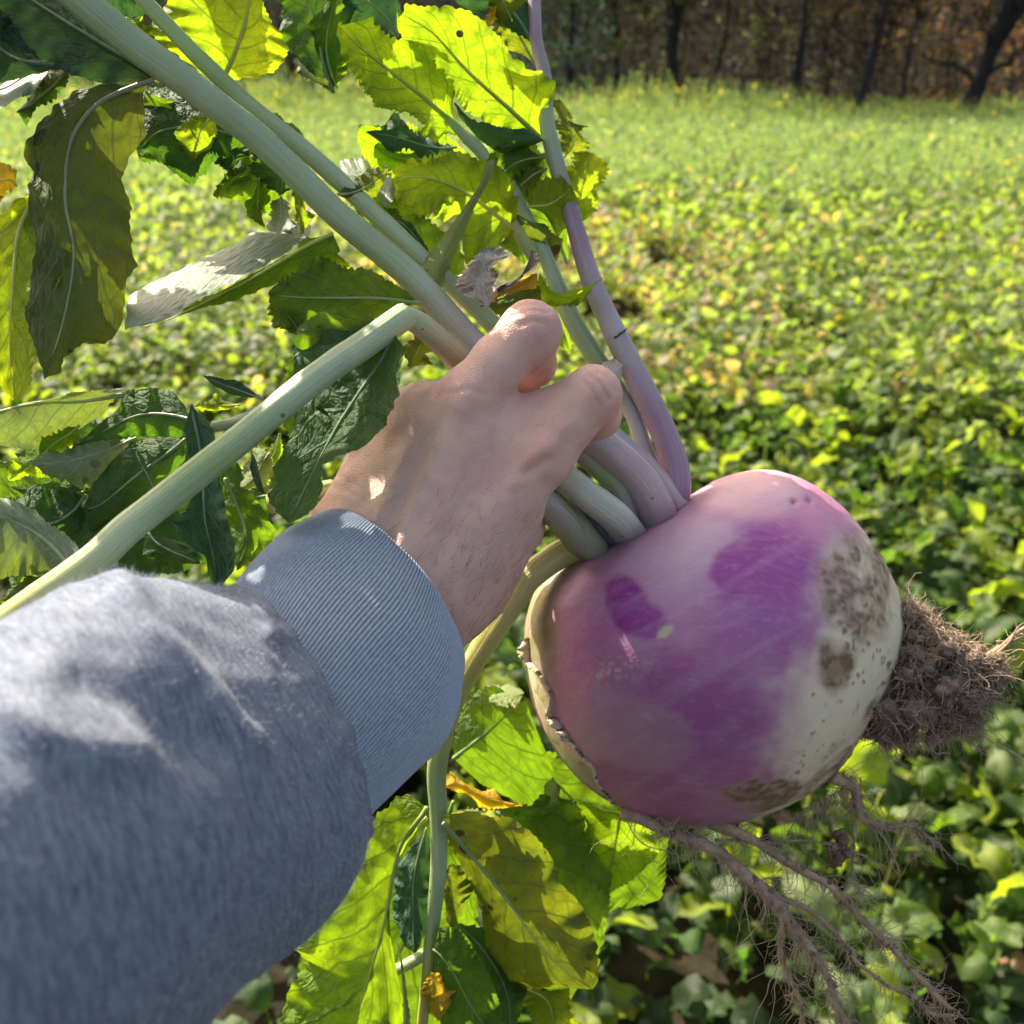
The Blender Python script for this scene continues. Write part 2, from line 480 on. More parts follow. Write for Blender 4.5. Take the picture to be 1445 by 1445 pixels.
def make_tree(px, Y, rad, lean, kind, h, label, nfl, seed, fork=False):
    r = np.random.default_rng(seed)
    b0 = wpt(px, Y - 13, 0)
    t = empty('tree', b0)
    tag(t, label, 'tree', 'trees along the far edge of the field')
    parts = []
    def limb(p0, p1, r0, r1, n=10, wv=.25):
        s = np.linspace(0, 1, n)[:, None]
        P = p0 + (p1 - p0) * s + wv * np.stack([noise3(np.c_[s * 3 + seed, s * 0, s * 0 + r.random() * 9], k) for k in range(3)], -1).reshape(n, 3) * np.sin(np.pi * np.clip(s, 0, 1) * .9)
        R = r0 + (r1 - r0) * s[:, 0] ** .8
        parts.append(tube_vf(P, R, 8, wob=.12, seed=seed)); return P
    top = b0 + A([lean, .4, h])
    P = limb(b0 - A([0, 0, .2]), top, rad, rad * .3, 14, .35)
    if fork:
        k = P[3]; limb(k, k + A([lean * 1.3 + 1.6, .3, h * .75]), rad * .75, rad * .2, 10, .3)
    for k in range(16):
        i = r.integers(2, 13); q = P[i]; a = r.random() * 6.28; L = r.uniform(1.2, 3.2)
        limb(q, q + A([math.cos(a) * L, math.sin(a) * L * .7, L * r.uniform(.1, .8)]), rad * .28, rad * .05, 7, .3)
    V, Fc = join(parts)
    mesh('trunk', V, Fc, M_BARK, t, col=np.tile(A([.034, .032, .032]), (len(V), 1)) * (.8 + .4 * r.random()))  # bark lightened, distance haze put into its colour
    # crown: leaf clumps through an uneven volume
    nc = 26
    cc = b0 + np.stack([r.normal(0, 1.5, nc) + lean * .6, r.normal(0, 1.3, nc), r.uniform(2.6, h + 1.5, nc)], -1)
    C = cc[r.integers(0, nc, nfl)] + r.normal(0, .55, (nfl, 3))
    cl = TREE_COLS[kind][r.integers(0, 3, nfl)] * r.uniform(.6, 1.2, (nfl, 1))
    V, Fc, c = flecks(C, r.uniform(.06, .16, nfl), cl, seed)
    mesh('crown', V, Fc, M_FLECK, t, col=c, smooth=False)

TREES = [
 (430, 50, .16, .3, 'green', 11, 'dark tree glimpsed between the raised leaves at the upper left of the field edge'),
 (800, 52, .18, .2, 'green', 11, 'slim dark tree just right of the purple leaf stalk at the field edge'),
 (870, 54, .15, -.3, 'green', 12, 'green-leaved tree standing back between two slim dark trunks'),
 (942, 50, .24, .2, 'olive', 12, 'straight dark trunk among green foliage left of centre of the treeline'),
 (1001, 52, .11, .3, 'bare', 11, 'thin brown trunk with tan foliage beside it in the treeline'),
 (1113, 49, .17, .1, 'olive', 12, 'left and thicker of the close pair of upright dark trunks'),
 (1124, 51, .10, .45, 'olive', 12, 'right and thinner of the close pair of upright dark trunks'),
 (1200, 48.5, .2, 1.6, 'bare', 12, 'dark crooked trunk leaning to the right under tan foliage'),
 (1268, 56, .12, .2, 'orange', 12, 'tree with orange autumn leaves behind the leaning trunks'),
 (1352, 48, .36, 3.3, 'orange', 12, 'thick forked dark trunk leaning right at the right end of the treeline'),
 (1408, 53, .06, .2, 'bare', 10, 'thin pale bare trunk beyond the thick forked tree'),
 (1470, 50, .16, -.4, 'orange', 12, 'brown-leaved tree at the right border of the treeline'),
]
for i, (px, Y, rad, lean, kind, h, lab) in enumerate(TREES):
    make_tree(px, Y, rad, lean, kind, h, lab, 1500, 40 + i, fork=(rad > .2))

def undergrowth():
    r = np.random.default_rng(5)
    n = 60000
    px = r.uniform(-500, 1950, n); Y = 37 + 26 * r.random(n) ** 1.4
    z = r.gamma(2.0, 1.5, n).clip(0, 11)
    P = np.stack([wpt(a, b, c) for a, b, c in zip(px, Y, z)])
    g = fbm(np.c_[P[:, 0] * .22, P[:, 1] * .12, P[:, 2] * .3], 3, 8)
    g2 = noise3(np.c_[P[:, 0] * .5, P[:, 2] * .6, P[:, 1] * .2], 9)
    keep = (g2 + g * .6 > -.12) | (z < 1.0)
    P, g, px, z = P[keep], g[keep], px[keep], z[keep]
    n = len(P)
    bias = sstep(980, 830, px)[:, None]                       # the left of the wood still has green leaves
    k = r.integers(0, 3, n)
    c = TREE_COLS['bare'][k] * .8
    c = np.where((g > .05 + .5 * sstep(1330, 1150, px))[:, None], TREE_COLS['orange'][k] * .8, c)
    c = np.where((g < -.3)[:, None], TREE_COLS['olive'][k], c)
    c = c * (1 - bias) + TREE_COLS['green'][k] * bias
    c = A([2.2, 2.6, 2.9]) * c * r.uniform(.5, 1.3, (n, 1)) * (.45 + 1.1 * sstep(-.2, .7, g2[keep]))[:, None]  # colours lifted grey-blue, painting haze over the woods
    V, Fc, cc = flecks(P, r.uniform(.05, .16, n), c, 6)
    tag(mesh('woodland_undergrowth', V, Fc, M_FLECK, col=cc, smooth=False), kind='stuff')
    parts = []
    for i in range(560):
        Y = 37 + 24 * r.random(); b = wpt(r.uniform(-300, 1800), Y, 0); h = r.uniform(2, 10)
        top = b + A([r.normal(0, .12) * h, r.normal(0, .1) * h, h])
        s = np.linspace(0, 1, 6)[:, None]
        P = b + (top - b) * s + r.normal(0, .06, (6, 3))
        w0 = r.uniform(.015, .06)
        parts.append(tube_vf(P, np.linspace(1, .3, 6) * w0, 5, cap=False))
        for q in range(5):                                     # tangled side branches
            k = r.integers(1, 5); a = r.uniform(0, 6.28); L = r.uniform(.5, 1.8); e = P[k] + A([math.cos(a) * L, math.sin(a) * L * .5, L * r.uniform(-.15, .8)])
            sb = np.linspace(0, 1, 4)[:, None]
            parts.append(tube_vf(P[k] + (e - P[k]) * sb + r.normal(0, .08, (4, 3)) * sb, np.linspace(.5, .15, 4) * w0, 4, cap=False))
    V, Fc = join(parts)
    tag(mesh('woodland_saplings', V, Fc, M_BARK, col=np.tile(A([.03, .026, .024]), (len(V), 1))), kind='stuff')
undergrowth()

# ------------------------------------------------------------------ the field crop
FCOL = {'yellow': A([.17, .215, .018]), 'green': A([.085, .14, .02]), 'pale': A([.17, .215, .085]), 'dark': A([.045, .085, .02]),
        'tan': A([.34, .22, .15]), 'gold': A([.32, .25, .03])}

def leaf_template(seed, nu=9, nv=4, L=.15, droop=None):
    """one rough brassica leaf on its own stalk, growing from the origin along +Y and arching over"""
    r = np.random.default_rng(seed)
    t = np.linspace(0, 1, nu + 1)
    e = np.radians(r.uniform(62, 82)) - np.radians(r.uniform(70, 105) if droop is None else droop) * t ** 1.3
    ds = L * 2.0 / nu
    y = np.r_[0, np.cumsum(np.cos(e[:-1]) * ds)]; z = np.r_[0, np.cumsum(np.sin(e[:-1]) * ds)]
    w = np.where(t < .36, .018, .018 + .36 * np.sin(np.pi * np.clip((t - .33) / .7, 0, 1)) ** .75) * L * r.uniform(.9, 1.25)
    w[-1] = .05 * L
    v = np.linspace(-1, 1, nv + 1)
    wob = 1 + .30 * noise3(np.c_[t * 7 + seed * 3.1, t * 0, t * 0], seed)
    wob2 = 1 + .38 * noise3(stk(t[:, None] * 9 + seed * 1.7, np.sign(v)[None] * 3.3, 0 * t[:, None]), seed + 2)      # lobes differ on the two margins
    jag = 1 + r.uniform(-.34, .30, (len(t), len(v)))                                       # ragged teeth
    X = (w * wob)[:, None] * v[None] * np.where(np.abs(v)[None] > .6, wob2 * jag, .5 + .5 * wob2)
    X = X + (.10 * L * noise3(np.c_[t * 2.2, t * 0 + seed, t * 0], 8) * t)[:, None]
    up = (w[:, None] * (r.uniform(-.2, .5) * np.abs(v[None]) ** 1.3 + .7 * noise3(stk(t[:, None] * 5, v[None] * 1.5, 0 * X + seed), seed) + .38 * np.abs(v[None]) * noise3(stk(t[:, None] * 13, v[None] * 2.5, 0 * X + seed), seed + 4)))
    nY, nZ = -np.sin(e), np.cos(e)
    V = np.stack([X, y[:, None] + nY[:, None] * up, z[:, None] + nZ[:, None] * up], -1).reshape(-1, 3)
    edge = (np.abs(v)[None] + 0 * X).reshape(-1)
    tt = (t[:, None] + 0 * X).reshape(-1)
    return V, grid_faces(nu + 1, nv + 1), tt, edge

def leaf_colors(base, tt, edge, r):
    c = base[None] * (1 + .12 * r.normal(size=(len(tt), 1)))
    c = np.where(((edge < .1) | (tt < .36))[:, None], c * .5 + A([.16, .2, .1]) * .5, c)
    return np.clip(c, .005, 1)

r_f = np.random.default_rng(21)
NEARV = []
for i, cn in enumerate(['yellow', 'green', 'dark', 'pale', 'dark', 'green', 'yellow', 'green', 'dark', 'dark', 'dark', 'green', 'dark', 'green', 'yellow', 'tan']):
    V, Fc, tt, ed = leaf_template(100 + i, 14, 6, r_f.uniform(.055, .095))
    me_o = mesh('leaf', V, Fc, M_FIELD, col=leaf_colors(FCOL[cn], tt, ed, r_f))
    NEARV.append((cn, me_o.data)); bpy.data.objects.remove(me_o)
NEAR_DIST = 4.3
cand = []
while len(cand) < 300:
    y = NEAR_DIST * math.sqrt(r_f.uniform(.02, 1)); dep = y * CP + 1.2 * SP
    x = r_f.uniform(-.62, .62) * dep
    if y < .62 or (x < -.1 and y < 1.6 and r_f.random() < .55): continue
    if any((x - a) ** 2 + (y - b) ** 2 < .0105 for a, b in cand): continue
    cand.append((x, y))
for x, y in cand:
    p = empty('turnip_seedling', (x, y, .0))
    tag(p, 'leafy green turnip plant growing in the field near the hand', 'crop plant', 'turnip plants growing in the near field')
    nl = r_f.integers(12, 17); a0 = r_f.random() * 6.28
    for k in range(nl):
        cn, me = NEARV[r_f.integers(0, len(NEARV))]
        if cn in ('tan', 'gold') and r_f.random() < .88: cn, me = NEARV[1]
        o = bpy.data.objects.new('leaf', me); COL.objects.link(o); o.parent = p
        o.rotation_euler = (r_f.normal(0, .34), r_f.normal(0, .34), a0 + k * 2.4 + r_f.normal(0, .25))
        s = r_f.uniform(.7, 1.35); o.scale = (s, s, s)
        o.location = (r_f.normal(0, .015), r_f.normal(0, .015), r_f.uniform(0, .16))

def far_crop():
    r = np.random.default_rng(31)
    TT = [[leaf_template(200 + i, a, b, .14) for i in range(8)] for a, b in ((10, 4), (6, 2), (4, 1), (3, 1))]
    Vs, Fs, Cs, n0 = [], [], [], 0
    names = ['yellow', 'green', 'pale', 'dark', 'tan', 'gold']
    base = np.stack([FCOL[k] for k in names])
    for (y0, y1, dens, sc) in ((.6, 3.9, 200, .42), (3.9, 9, 560, .44), (9, 18, 250, .58), (18, 28, 100, .8), (28, 36.5, 60, 1.0)):
        T = TT[0 if y0 < 3 else 1 if y0 < 8 else 2 if y0 < 17 else 3]
        area = .64 * 2 * (y1 + .5) * (y1 - y0)
        n = int(area * dens)
        y = np.sqrt(r.uniform(y0 ** 2, y1 ** 2, n)); x = r.uniform(-.62, .62, n) * (y * CP + .6)
        patch = fbm(np.c_[x * .35, y * .28, x * 0], 3, 12)
        dens_ok = noise3(np.c_[x * 1.6, y * 1.6, x * 0], 14) > -.62
        x, y, patch = x[dens_ok], y[dens_ok], patch[dens_ok]; n = len(x)
        dry = sstep(.05, .65, patch + .45 * np.exp(-((x - 2.2) / 2.2) ** 2 - ((y - 6.5) / 3.0) ** 2))
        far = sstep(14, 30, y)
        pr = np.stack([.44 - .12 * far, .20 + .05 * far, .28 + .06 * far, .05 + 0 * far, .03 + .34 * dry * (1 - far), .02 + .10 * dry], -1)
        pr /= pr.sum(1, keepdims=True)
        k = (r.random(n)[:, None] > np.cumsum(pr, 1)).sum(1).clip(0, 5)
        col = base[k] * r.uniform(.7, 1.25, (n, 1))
        if y0 < 3: col = A([.035, .07, .018]) * r.uniform(.5, 2.0, (n, 1))  # low leaves darkened: shade under the crop put into their colour
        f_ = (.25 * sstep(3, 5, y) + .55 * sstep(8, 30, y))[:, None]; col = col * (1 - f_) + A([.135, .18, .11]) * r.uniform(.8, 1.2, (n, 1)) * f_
        z0 = (.02 if y0 < 3 else .05) + (.06 if y0 < 3 else .2) * r.random(n) + .10 * far
        yaw = r.random(n) * 6.283; s = sc * r.uniform(.65, 1.25, n); tl = r.normal(0, .38, n)
        kt = r.integers(0, 8, n)
        for q in range(8):
            I = np.where(kt == q)[0]
            V, Fc, tt, ed = T[q]
            v = V[None] * s[I, None, None]
            ct, st_ = np.cos(tl[I])[:, None], np.sin(tl[I])[:, None]
            vy = v[..., 1] * ct - v[..., 2] * st_; vz = v[..., 1] * st_ + v[..., 2] * ct
            c_, s_ = np.cos(yaw[I])[:, None], np.sin(yaw[I])[:, None]
            vx = v[..., 0] * c_ - vy * s_; vy2 = v[..., 0] * s_ + vy * c_
            out = np.stack([vx + x[I, None], vy2 + y[I, None], vz + z0[I, None]], -1).reshape(-1, 3)
            m = len(V)
            Vs.append(out); Fs.append((Fc[None] + (n0 + m * np.arange(len(I)))[:, None, None]).reshape(-1, 4)); n0 += len(out)
            Cs.append(np.repeat(col[I], m, axis=0))
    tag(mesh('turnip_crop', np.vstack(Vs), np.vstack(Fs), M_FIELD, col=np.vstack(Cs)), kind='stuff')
    # taller flowering stalks along the far side
    n = 15000
    y = np.sqrt(r.uniform(12 ** 2, 36 ** 2, n)); y[:4000] = r.uniform(29, 37.5, 4000); x = r.uniform(-.62, .62, n) * (y * CP + .6)
    clump = .5 + .5 * noise3(np.c_[x * .7, y * .35, x * 0], 33)
    h = r.uniform(.35, .7, n) * (1 + sstep(26, 36, y) * (.5 + 1.0 * sstep(18, -2, x)) * (.35 + 1.3 * clump) * r.uniform(.5, 1.35, n))
    P0 = np.stack([x, y, np.zeros(n)], -1); P1 = np.stack([x + r.normal(0, .08, n), y, h], -1)
    w = A([.012, 0, 0])
    V = np.stack([P0 - w, P0 + w, P1 + w * .6, P1 - w * .6], 1).reshape(-1, 3)
    Fc = np.arange(4 * n).reshape(-1, 4); C = np.tile(A([.125, .175, .105]), (4 * n, 1))
    m = 7
    B = np.repeat(P1, m, 0) - np.c_[np.zeros((n * m, 2)), r.uniform(0, .4, n * m) * (1 + np.repeat(sstep(26, 35, y), m))] + r.normal(0, .045, (n * m, 3))
    yl = r.random(n * m) < .07 + .22 * np.repeat(sstep(27, 36, y), m)
    cl = np.where(yl[:, None], A([.45, .38, .03]), A([.125, .18, .105])) * r.uniform(.7, 1.2, (n * m, 1))
    v2, f2, c2 = flecks(B, r.uniform(.02, .05, n * m) * (1 + .5 * np.repeat(sstep(26, 35, y), m)), cl, 77)
    tag(mesh('flowering_stalks', np.vstack([V, v2]), np.vstack([Fc, f2 + len(V)]), M_FIELD, col=np.vstack([C, c2]), smooth=False), kind='stuff')
far_crop()

def grass_blades():
    r = np.random.default_rng(61); n = 1500
    y = np.sqrt(r.uniform(1.3 ** 2, 13 ** 2, n)); x = r.uniform(-.62, .62, n) * (y * CP + .6); a = r.uniform(0, 6.28, n)
    h = r.uniform(.25, .5, n); ln = r.uniform(.03, .25, n); t = np.linspace(0, 1, 5)
    P = np.stack([x[:, None] + (np.cos(a) * ln)[:, None] * t ** 2, y[:, None] + (np.sin(a) * ln)[:, None] * t ** 2, h[:, None] * (t - .25 * t ** 3)], -1)
    w = (np.stack([-np.sin(a), np.cos(a), 0 * a], -1) * r.uniform(.0012, .004, (n, 1)))[:, None] * (1 - t * .85)[None, :, None]
    V = np.stack([P - w, P + w], 2).reshape(-1, 3)
    k = np.arange(4); q = np.stack([2 * k, 2 * k + 1, 2 * k + 3, 2 * k + 2], -1)
    Fc = (q[None] + (10 * np.arange(n))[:, None, None]).reshape(-1, 4)
    C = np.where(r.random((n, 1)) < .3, A([.3, .26, .13]), A([.13, .19, .06])) * r.uniform(.7, 1.3, (n, 1))
    tag(mesh('grass_blades', V, Fc, M_FIELD, col=np.repeat(C, 10, 0)), kind='stuff')
grass_blades()

# ------------------------------------------------------------------ the pulled-up turnip: bulb, stems, leaves, roots
TC = (1008.0, 915.0, .475)                      # middle of the bulb as seen from the eye
PLANT = empty('turnip_plant', C2W(PC(*TC)))
tag(PLANT, 'large purple and white turnip held up by its leafy stems, soil on its roots', 'turnip')

def PW(x, y, d): return C2W(PC(x, y, d))

OUT = A([(962, 706), (985, 692), (1015, 674), (1060, 664), (1095, 664), (1125, 673), (1160, 692), (1190, 716), (1225, 758), (1250, 796), (1268, 838), (1278, 885), (1274, 925), (1262, 960),
         (1240, 1004), (1215, 1045), (1190, 1080), (1160, 1107), (1120, 1135), (1075, 1153), (1030, 1164), (980, 1168), (935, 1163), (890, 1150), (850, 1127), (812, 1096),
         (780, 1056), (757, 1012), (743, 965), (738, 920), (742, 872), (757, 832), (787, 800), (822, 780), (862, 760), (905, 741), (935, 726)])

def bulb():
    bm = bmesh.new(); bmesh.ops.create_icosphere(bm, subdivisions=7, radius=1.0)
    N = A([v.co[:] for v in bm.verts]); Fc = A([[v.index for v in f.verts] for f in bm.faces]).astype(int); bm.free()
    o = OUT - A(TC[:2]); th = np.arctan2(-o[:, 1], o[:, 0]); rr = np.hypot(o[:, 0], o[:, 1])
    i = np.argsort(th); th, rr = th[i], rr[i]
    th = np.r_[th - 2 * np.pi, th, th + 2 * np.pi]; rr = np.r_[rr, rr, rr]
    tt = np.linspace(-np.pi, np.pi, 721); rs = np.interp(tt, th, rr)
    kern = np.hanning(19); kern /= kern.sum(); rs = np.convolve(np.r_[rs[-10:-1], rs, rs[1:10]], kern, 'valid')
    tt = np.linspace(-np.pi, np.pi, len(rs))
    theta = np.arctan2(N[:, 1], N[:, 0]); sphi = N[:, 2]; cphi = np.sqrt(np.clip(1 - sphi ** 2, 0, 1))
    R = np.interp(theta, tt, rs)
    k = sstep(.25, 1, np.abs(sphi)) * .85
    R = R * (1 - k) + 262 * k
    R = R * (1 + .010 * fbm(N * 2.2, 2, 3) + .0025 * fbm(N * 16, 2, 5))
    near = 1 + .11 * np.clip(-sphi, 0, 1)
    R = R * (1 + .012 * fbm(N * 3.6, 2, 9) * (1 - .6 * (np.abs(sphi) < .3)))
    P = PC(TC[0] + R * N[:, 0] * near ** .2, TC[1] - R * N[:, 1] * near ** .2, TC[2] + sphi * .093)
    px = P[:, 0] / P[:, 2] * F + 722.5; py = -P[:, 1] / P[:, 2] * F + 722.5
    q = np.c_[px / 60, py / 60, P[:, 2] * 40]
    f1, f2, f3 = fbm(q, 4, 21), fbm(q * 3.1, 3, 22), fbm(q * A([.5, 2.2, 1]), 3, 23)
    axis = (px - 1008) * .95 + (py - 915) * .30           # crown (left) -> root (right)
    white = sstep(90, 186, axis + 26 * f1 + 12 * f2 - 34 * sstep(800, 700, py))
    skin = np.tile(A([.46, .165, .31]), (len(P), 1))
    def blend(c, w): 
        nonlocal skin
        w = np.clip(w, 0, 1)[:, None]; skin = skin * (1 - w) + A(c) * w
    blend((.45, .24, .37), sstep(-.3, .7, f1 + .5 * f3) * .75)                 # paler, chalky lilac
    blend((.50, .25, .33), sstep(900, 1000, py) * sstep(980, 860, px) * .7)    # dull mauve towards lower left
    blend((.48, .33, .42), sstep(140, 40, np.hypot(px - 985, (py - 790) * 1.3)) * .8)
    blend((.41, .16, .25), sstep(1060, 1130, py + 18 * f1) * .7)
    def blob(cx, cy, rx, ry, rot, soft=.25, amp=.28):
        a = math.radians(rot); x, y = px - cx, py - cy
        u = (x * math.cos(a) + y * math.sin(a)) / rx; v = (-x * math.sin(a) + y * math.cos(a)) / ry
        return sstep(1 + soft * 1.3, 1 - soft * 1.3, np.hypot(u, v) * (1 + .16 * f1) + amp * (f1 * .6 + f2 * .22))
    front = (P[:, 2] < TC[2])
    dark = (.275, .03, .235)
    blend(dark, blob(884, 852, 27, 46, -22, .14, .1) * front)
    blend(dark, blob(905, 880, 34, 26, 10, .18, .1) * front)
    blend((.30, .05, .26), np.maximum(blob(1095, 790, 88, 60, -28, .3), blob(1040, 800, 42, 44, 0, .12, .12)) * .95 * front)
    blend((.315, .075, .27), blob(1085, 860, 70, 75, 10, .5) * .8 * front)
    blend((.32, .08, .26), blob(980, 985, 95, 60, 20, .35) * .75 * front)
    blend((.33, .09, .27), blob(1035, 1010, 70, 110, 0, .6) * .6 * front)
    blend((.40, .23, .28), blob(905, 1035, 62, 48, 20, .15) * .65 * front)
    blend((.36, .10, .24), blob(900, 1120, 80, 40, 15, .2) * .8 * front)
    blend((.70, .42, .42), blob(1068, 690, 70, 40, 15, .3) * .8)               # pale shoulder
    blend((.62, .22, .36), blob(1150, 735, 45, 40, 30, .5) * .6)
    blend((.23, .23, .085), sstep(806, 758, px + 9 * f1 + .06 * (py - 900)) * .9 * sstep(1010, 940, py))                 # greenish left flank
    crown = sstep(46, 8, np.abs((px - 845) * .5 + (py - 762) * .87 + 6) + 9 * f2) * sstep(985, 930, px)
    blend((.30, .27, .22), crown * .55)
    blend((.76, .66, .48), white)
    blend((.58, .45, .48), sstep(.25, .7, f2) * sstep(.2, .7, white) * (1 - white) * .9)
    blend((.50, .33, .46), sstep(.1, .8, fbm(np.c_[(px * .5 + py * .87) / 14, (px * .87 - py * .5) / 120, P[:, 2] * 20], 3, 37)) * .2 * (1 - white))      # faint streaks fanning from the crown
    # pale scratches and corky flecks
    blend((.62, .47, .55), sstep(.42, .62, fbm(np.c_[px / 16 + py / 60, py / 4.2 + px / 16, P[:, 2] * 60], 2, 31)) * .16 * (1 - white) * sstep(0, .6, f2))
    blend((.55, .47, .30), blob(938, 892, 13, 7, -35, .25, .1) * front)
    blend((.55, .47, .36), blob(870, 945, 34, 13, -14, .9) * sstep(.1, .4, fbm(np.c_[px / 3, py / 3, px * 0], 2, 35)) * .8 * front)
    # the torn, peeled patch at the lower left
    ys = A([925, 933, 951, 978, 1009, 1034, 1067, 1083, 1106, 1135, 1150]); xs = A([725, 744, 761, 776, 777, 797, 820, 836, 842, 865, 880])
    din = np.interp(py, ys, xs) + 4 * fbm(np.c_[px / 9, py / 5, px * 0], 2, 33) - px          # > 0: skin torn away
    peel = sstep(-.5, 2.5, din) * (py > 928) * (py < 1148) * (P[:, 2] < TC[2] + .01) * (px < 900)
    blend((.36, .30, .19), peel)
    blend((.50, .46, .27), peel * sstep(34, 26, din + 7 * f2) * sstep(1030, 1000, py + 10 * f1))
    blend((.62, .42, .34), peel * sstep(32, 25, din + 8 * f2) * sstep(1000, 1012, py + 8 * f2) * sstep(1090, 1070, py + 8 * f1))
    blend((.45, .42, .22), peel * sstep(26, 30, din + 6 * f2) * sstep(42, 36, din + 6 * f2) * sstep(1035, 1045, py) * sstep(1095, 1080, py))
    blend((.16, .10, .07), .7 * peel * sstep(.68, .8, fbm(np.c_[px / 5, py / 5, px * 0], 2, 36)))
    P[:, 2] += peel * .0030; P[:, 0] += peel * .0016
    # soil stuck on the pale side
    dz = np.maximum.reduce([blob(1185, 830, 26, 55, -12, .8), blob(1225, 860, 26, 50, 15, .8), blob(1180, 935, 22, 34, 0, .7), blob(1195, 780, 28, 30, 0, .6) * .7,
                            blob(1075, 1118, 60, 17, -8, .5), blob(1190, 1075, 60, 24, -42, .8) * .6, blob(1235, 790, 22, 24, 0, .8) * .75])
    f5 = fbm(q * A([5, 9, 7]), 3, 41)
    dirt = sstep(.12, .75, dz * (.72 + .85 * f2 + .28 * f5)) * front
    scat = sstep(.50, .70, fbm(np.c_[px / 7, py / 9, P[:, 2] * 150], 3, 43)) * sstep(.5, 1, white) * sstep(-.3, .5, f1)
    blend((.36, .25, .165), sstep(.05, .5, dz * (.8 + .6 * f2)) * .6 * front)
    blend((.25, .155, .085), dirt * .75)
    blend((.13, .08, .05), sstep(.45, .95, dirt * (.7 + .6 * f5)) * .8)
    blend((.11, .07, .05), scat * .8)
    P[:, 2] -= (.0009 * dirt * (1 + .6 * f5) + .0006 * scat)
    # pits
    for cx, cy in ((1120, 708), (1142, 706)):
        w = np.exp(-((px - cx) ** 2 + (py - cy) ** 2) / 20.0) * front; P[:, 2] += .0016 * w; P[:, 1] -= .0008 * w; blend((.25, .08, .12), w)
    return P, Fc, skin, white

def bulb_material():
    m, nt = newmat('turnip_skin'); b = NB(nt)
    tc = b.n('ShaderNodeTexCoord'); oc = tc.outputs['Object']
    c = b.attr('Col').outputs['Color']
    st = b.noise(b.mapping(oc, (90, 420, 300), (0, 0, .5)), 1.0, 4, .6)
    n2 = b.noise(oc, 480, 3, .65)
    c = b.mix(b.m('MULTIPLY', b.ss(st, .45, .75), .28), c, b.mix(.55, c, (.62, .48, .52)))
    c = b.mix(b.m('MULTIPLY', b.ss(n2, .5, .8), .2), c, b.mix(.5, c, (.2, .1, .15)))
    vs = b.voro(b.mapping(oc, (260, 120, 260), (0, 0, -.6)), 1.0)
    fl = b.m('MULTIPLY', b.m('LESS_THAN', vs.outputs['Distance'], b.m('MULTIPLY', b.ss(b.noise(oc, 45, 2), .6, .8), .12)), .16)
    c = b.mix(fl, c, (.68, .58, .6))
    vk = b.voro(oc, 150)
    sk = b.m('MULTIPLY', b.m('LESS_THAN', vk.outputs['Distance'], b.m('MULTIPLY', b.ss(b.noise(oc, 34, 2), .68, .8), .10)), .7)
    c = b.mix(sk, c, (.07, .04, .05))
    nrm = b.bump(b.m('ADD', st, b.m('MULTIPLY', n2, .5)), .25, .001)
    rough = b.ss(st, .3, .8, .36, .55)
    b.out(b.pbsdf(c, rough, .4, nrm, .2, (.006, .003, .004)))
    return m
P_, F_, C_, _w = bulb()
BULB = mesh('bulb', C2W(P_), F_, bulb_material(), PLANT, col=C_)

def skin_flap():
    """ragged rind standing up along the tear at the lower left"""
    pxy = np.c_[P_[:, 0] / P_[:, 2] * F + 722.5, -P_[:, 1] / P_[:, 2] * F + 722.5]
    L = resample(A([(742, 900), (744, 933), (761, 951), (776, 978), (777, 1009), (797, 1034), (820, 1067), (836, 1083), (842, 1106), (865, 1135)]), 90)
    r = np.random.default_rng(6); rows = []
    fr = P_[:, 2] < TC[2] + .004; I = np.where(fr)[0]
    wd = 5 + 5 * noise3(np.c_[np.linspace(0, 14, 90), np.zeros(90), np.zeros(90)], 4) + r.uniform(-2.5, 2.5, 90); wd[:14] += 6 * np.sin(np.linspace(0, np.pi, 14)); wd = np.clip(wd, 1.5, 18) * np.interp(np.arange(90), [0, 5, 80, 89], [.2, 1, 1, .1])
    wd = 1.2 + wd * np.maximum(sstep(0, .35, noise3(np.c_[np.linspace(0, 7, 90), np.full(90, 2.5), np.zeros(90)], 4)), np.arange(90) < 16)      # only torn scraps stand up
    for (x, y), w in zip(L, wd):
        d = P_[I[np.argmin((pxy[I, 0] - x - 5) ** 2 + (pxy[I, 1] - y) ** 2)], 2]
        rows.append([PC(x + 5, y, d + .0003), PC(x + 1, y, d - .0003), PC(x - w * .5, y + 1, d - .0004 - w * .00004), PC(x - w, y + 2, d - .0001), PC(x - w * .4, y + 1, d - .0006)])
    V = A(rows).reshape(-1, 3)
    c = np.tile(A([.74, .66, .42]), (len(V), 1)) * (1 + .25 * fbm(V * 300, 2, 5))[:, None]; c[0::5] = A([.50, .30, .28]); c[1::5] = A([.62, .48, .34])
    return C2W(V), grid_faces(90, 5), c
V, Fc, cc = skin_flap()
mesh('torn_rind', V, Fc, M_ROOT, PLANT, col=cc)

# --- stems --------------------------------------------------------------
PALE = (.35, .43, .26); GRN = (.24, .34, .14); BLOOM = (.28, .36, .215); PURP = (.30, .18, .27); PINK = (.50, .37, .38); LIL = (.43, .38, .41); WHI = (.50, .52, .42); YEL = (.42, .40, .10); GREY = (.30, .31, .2)

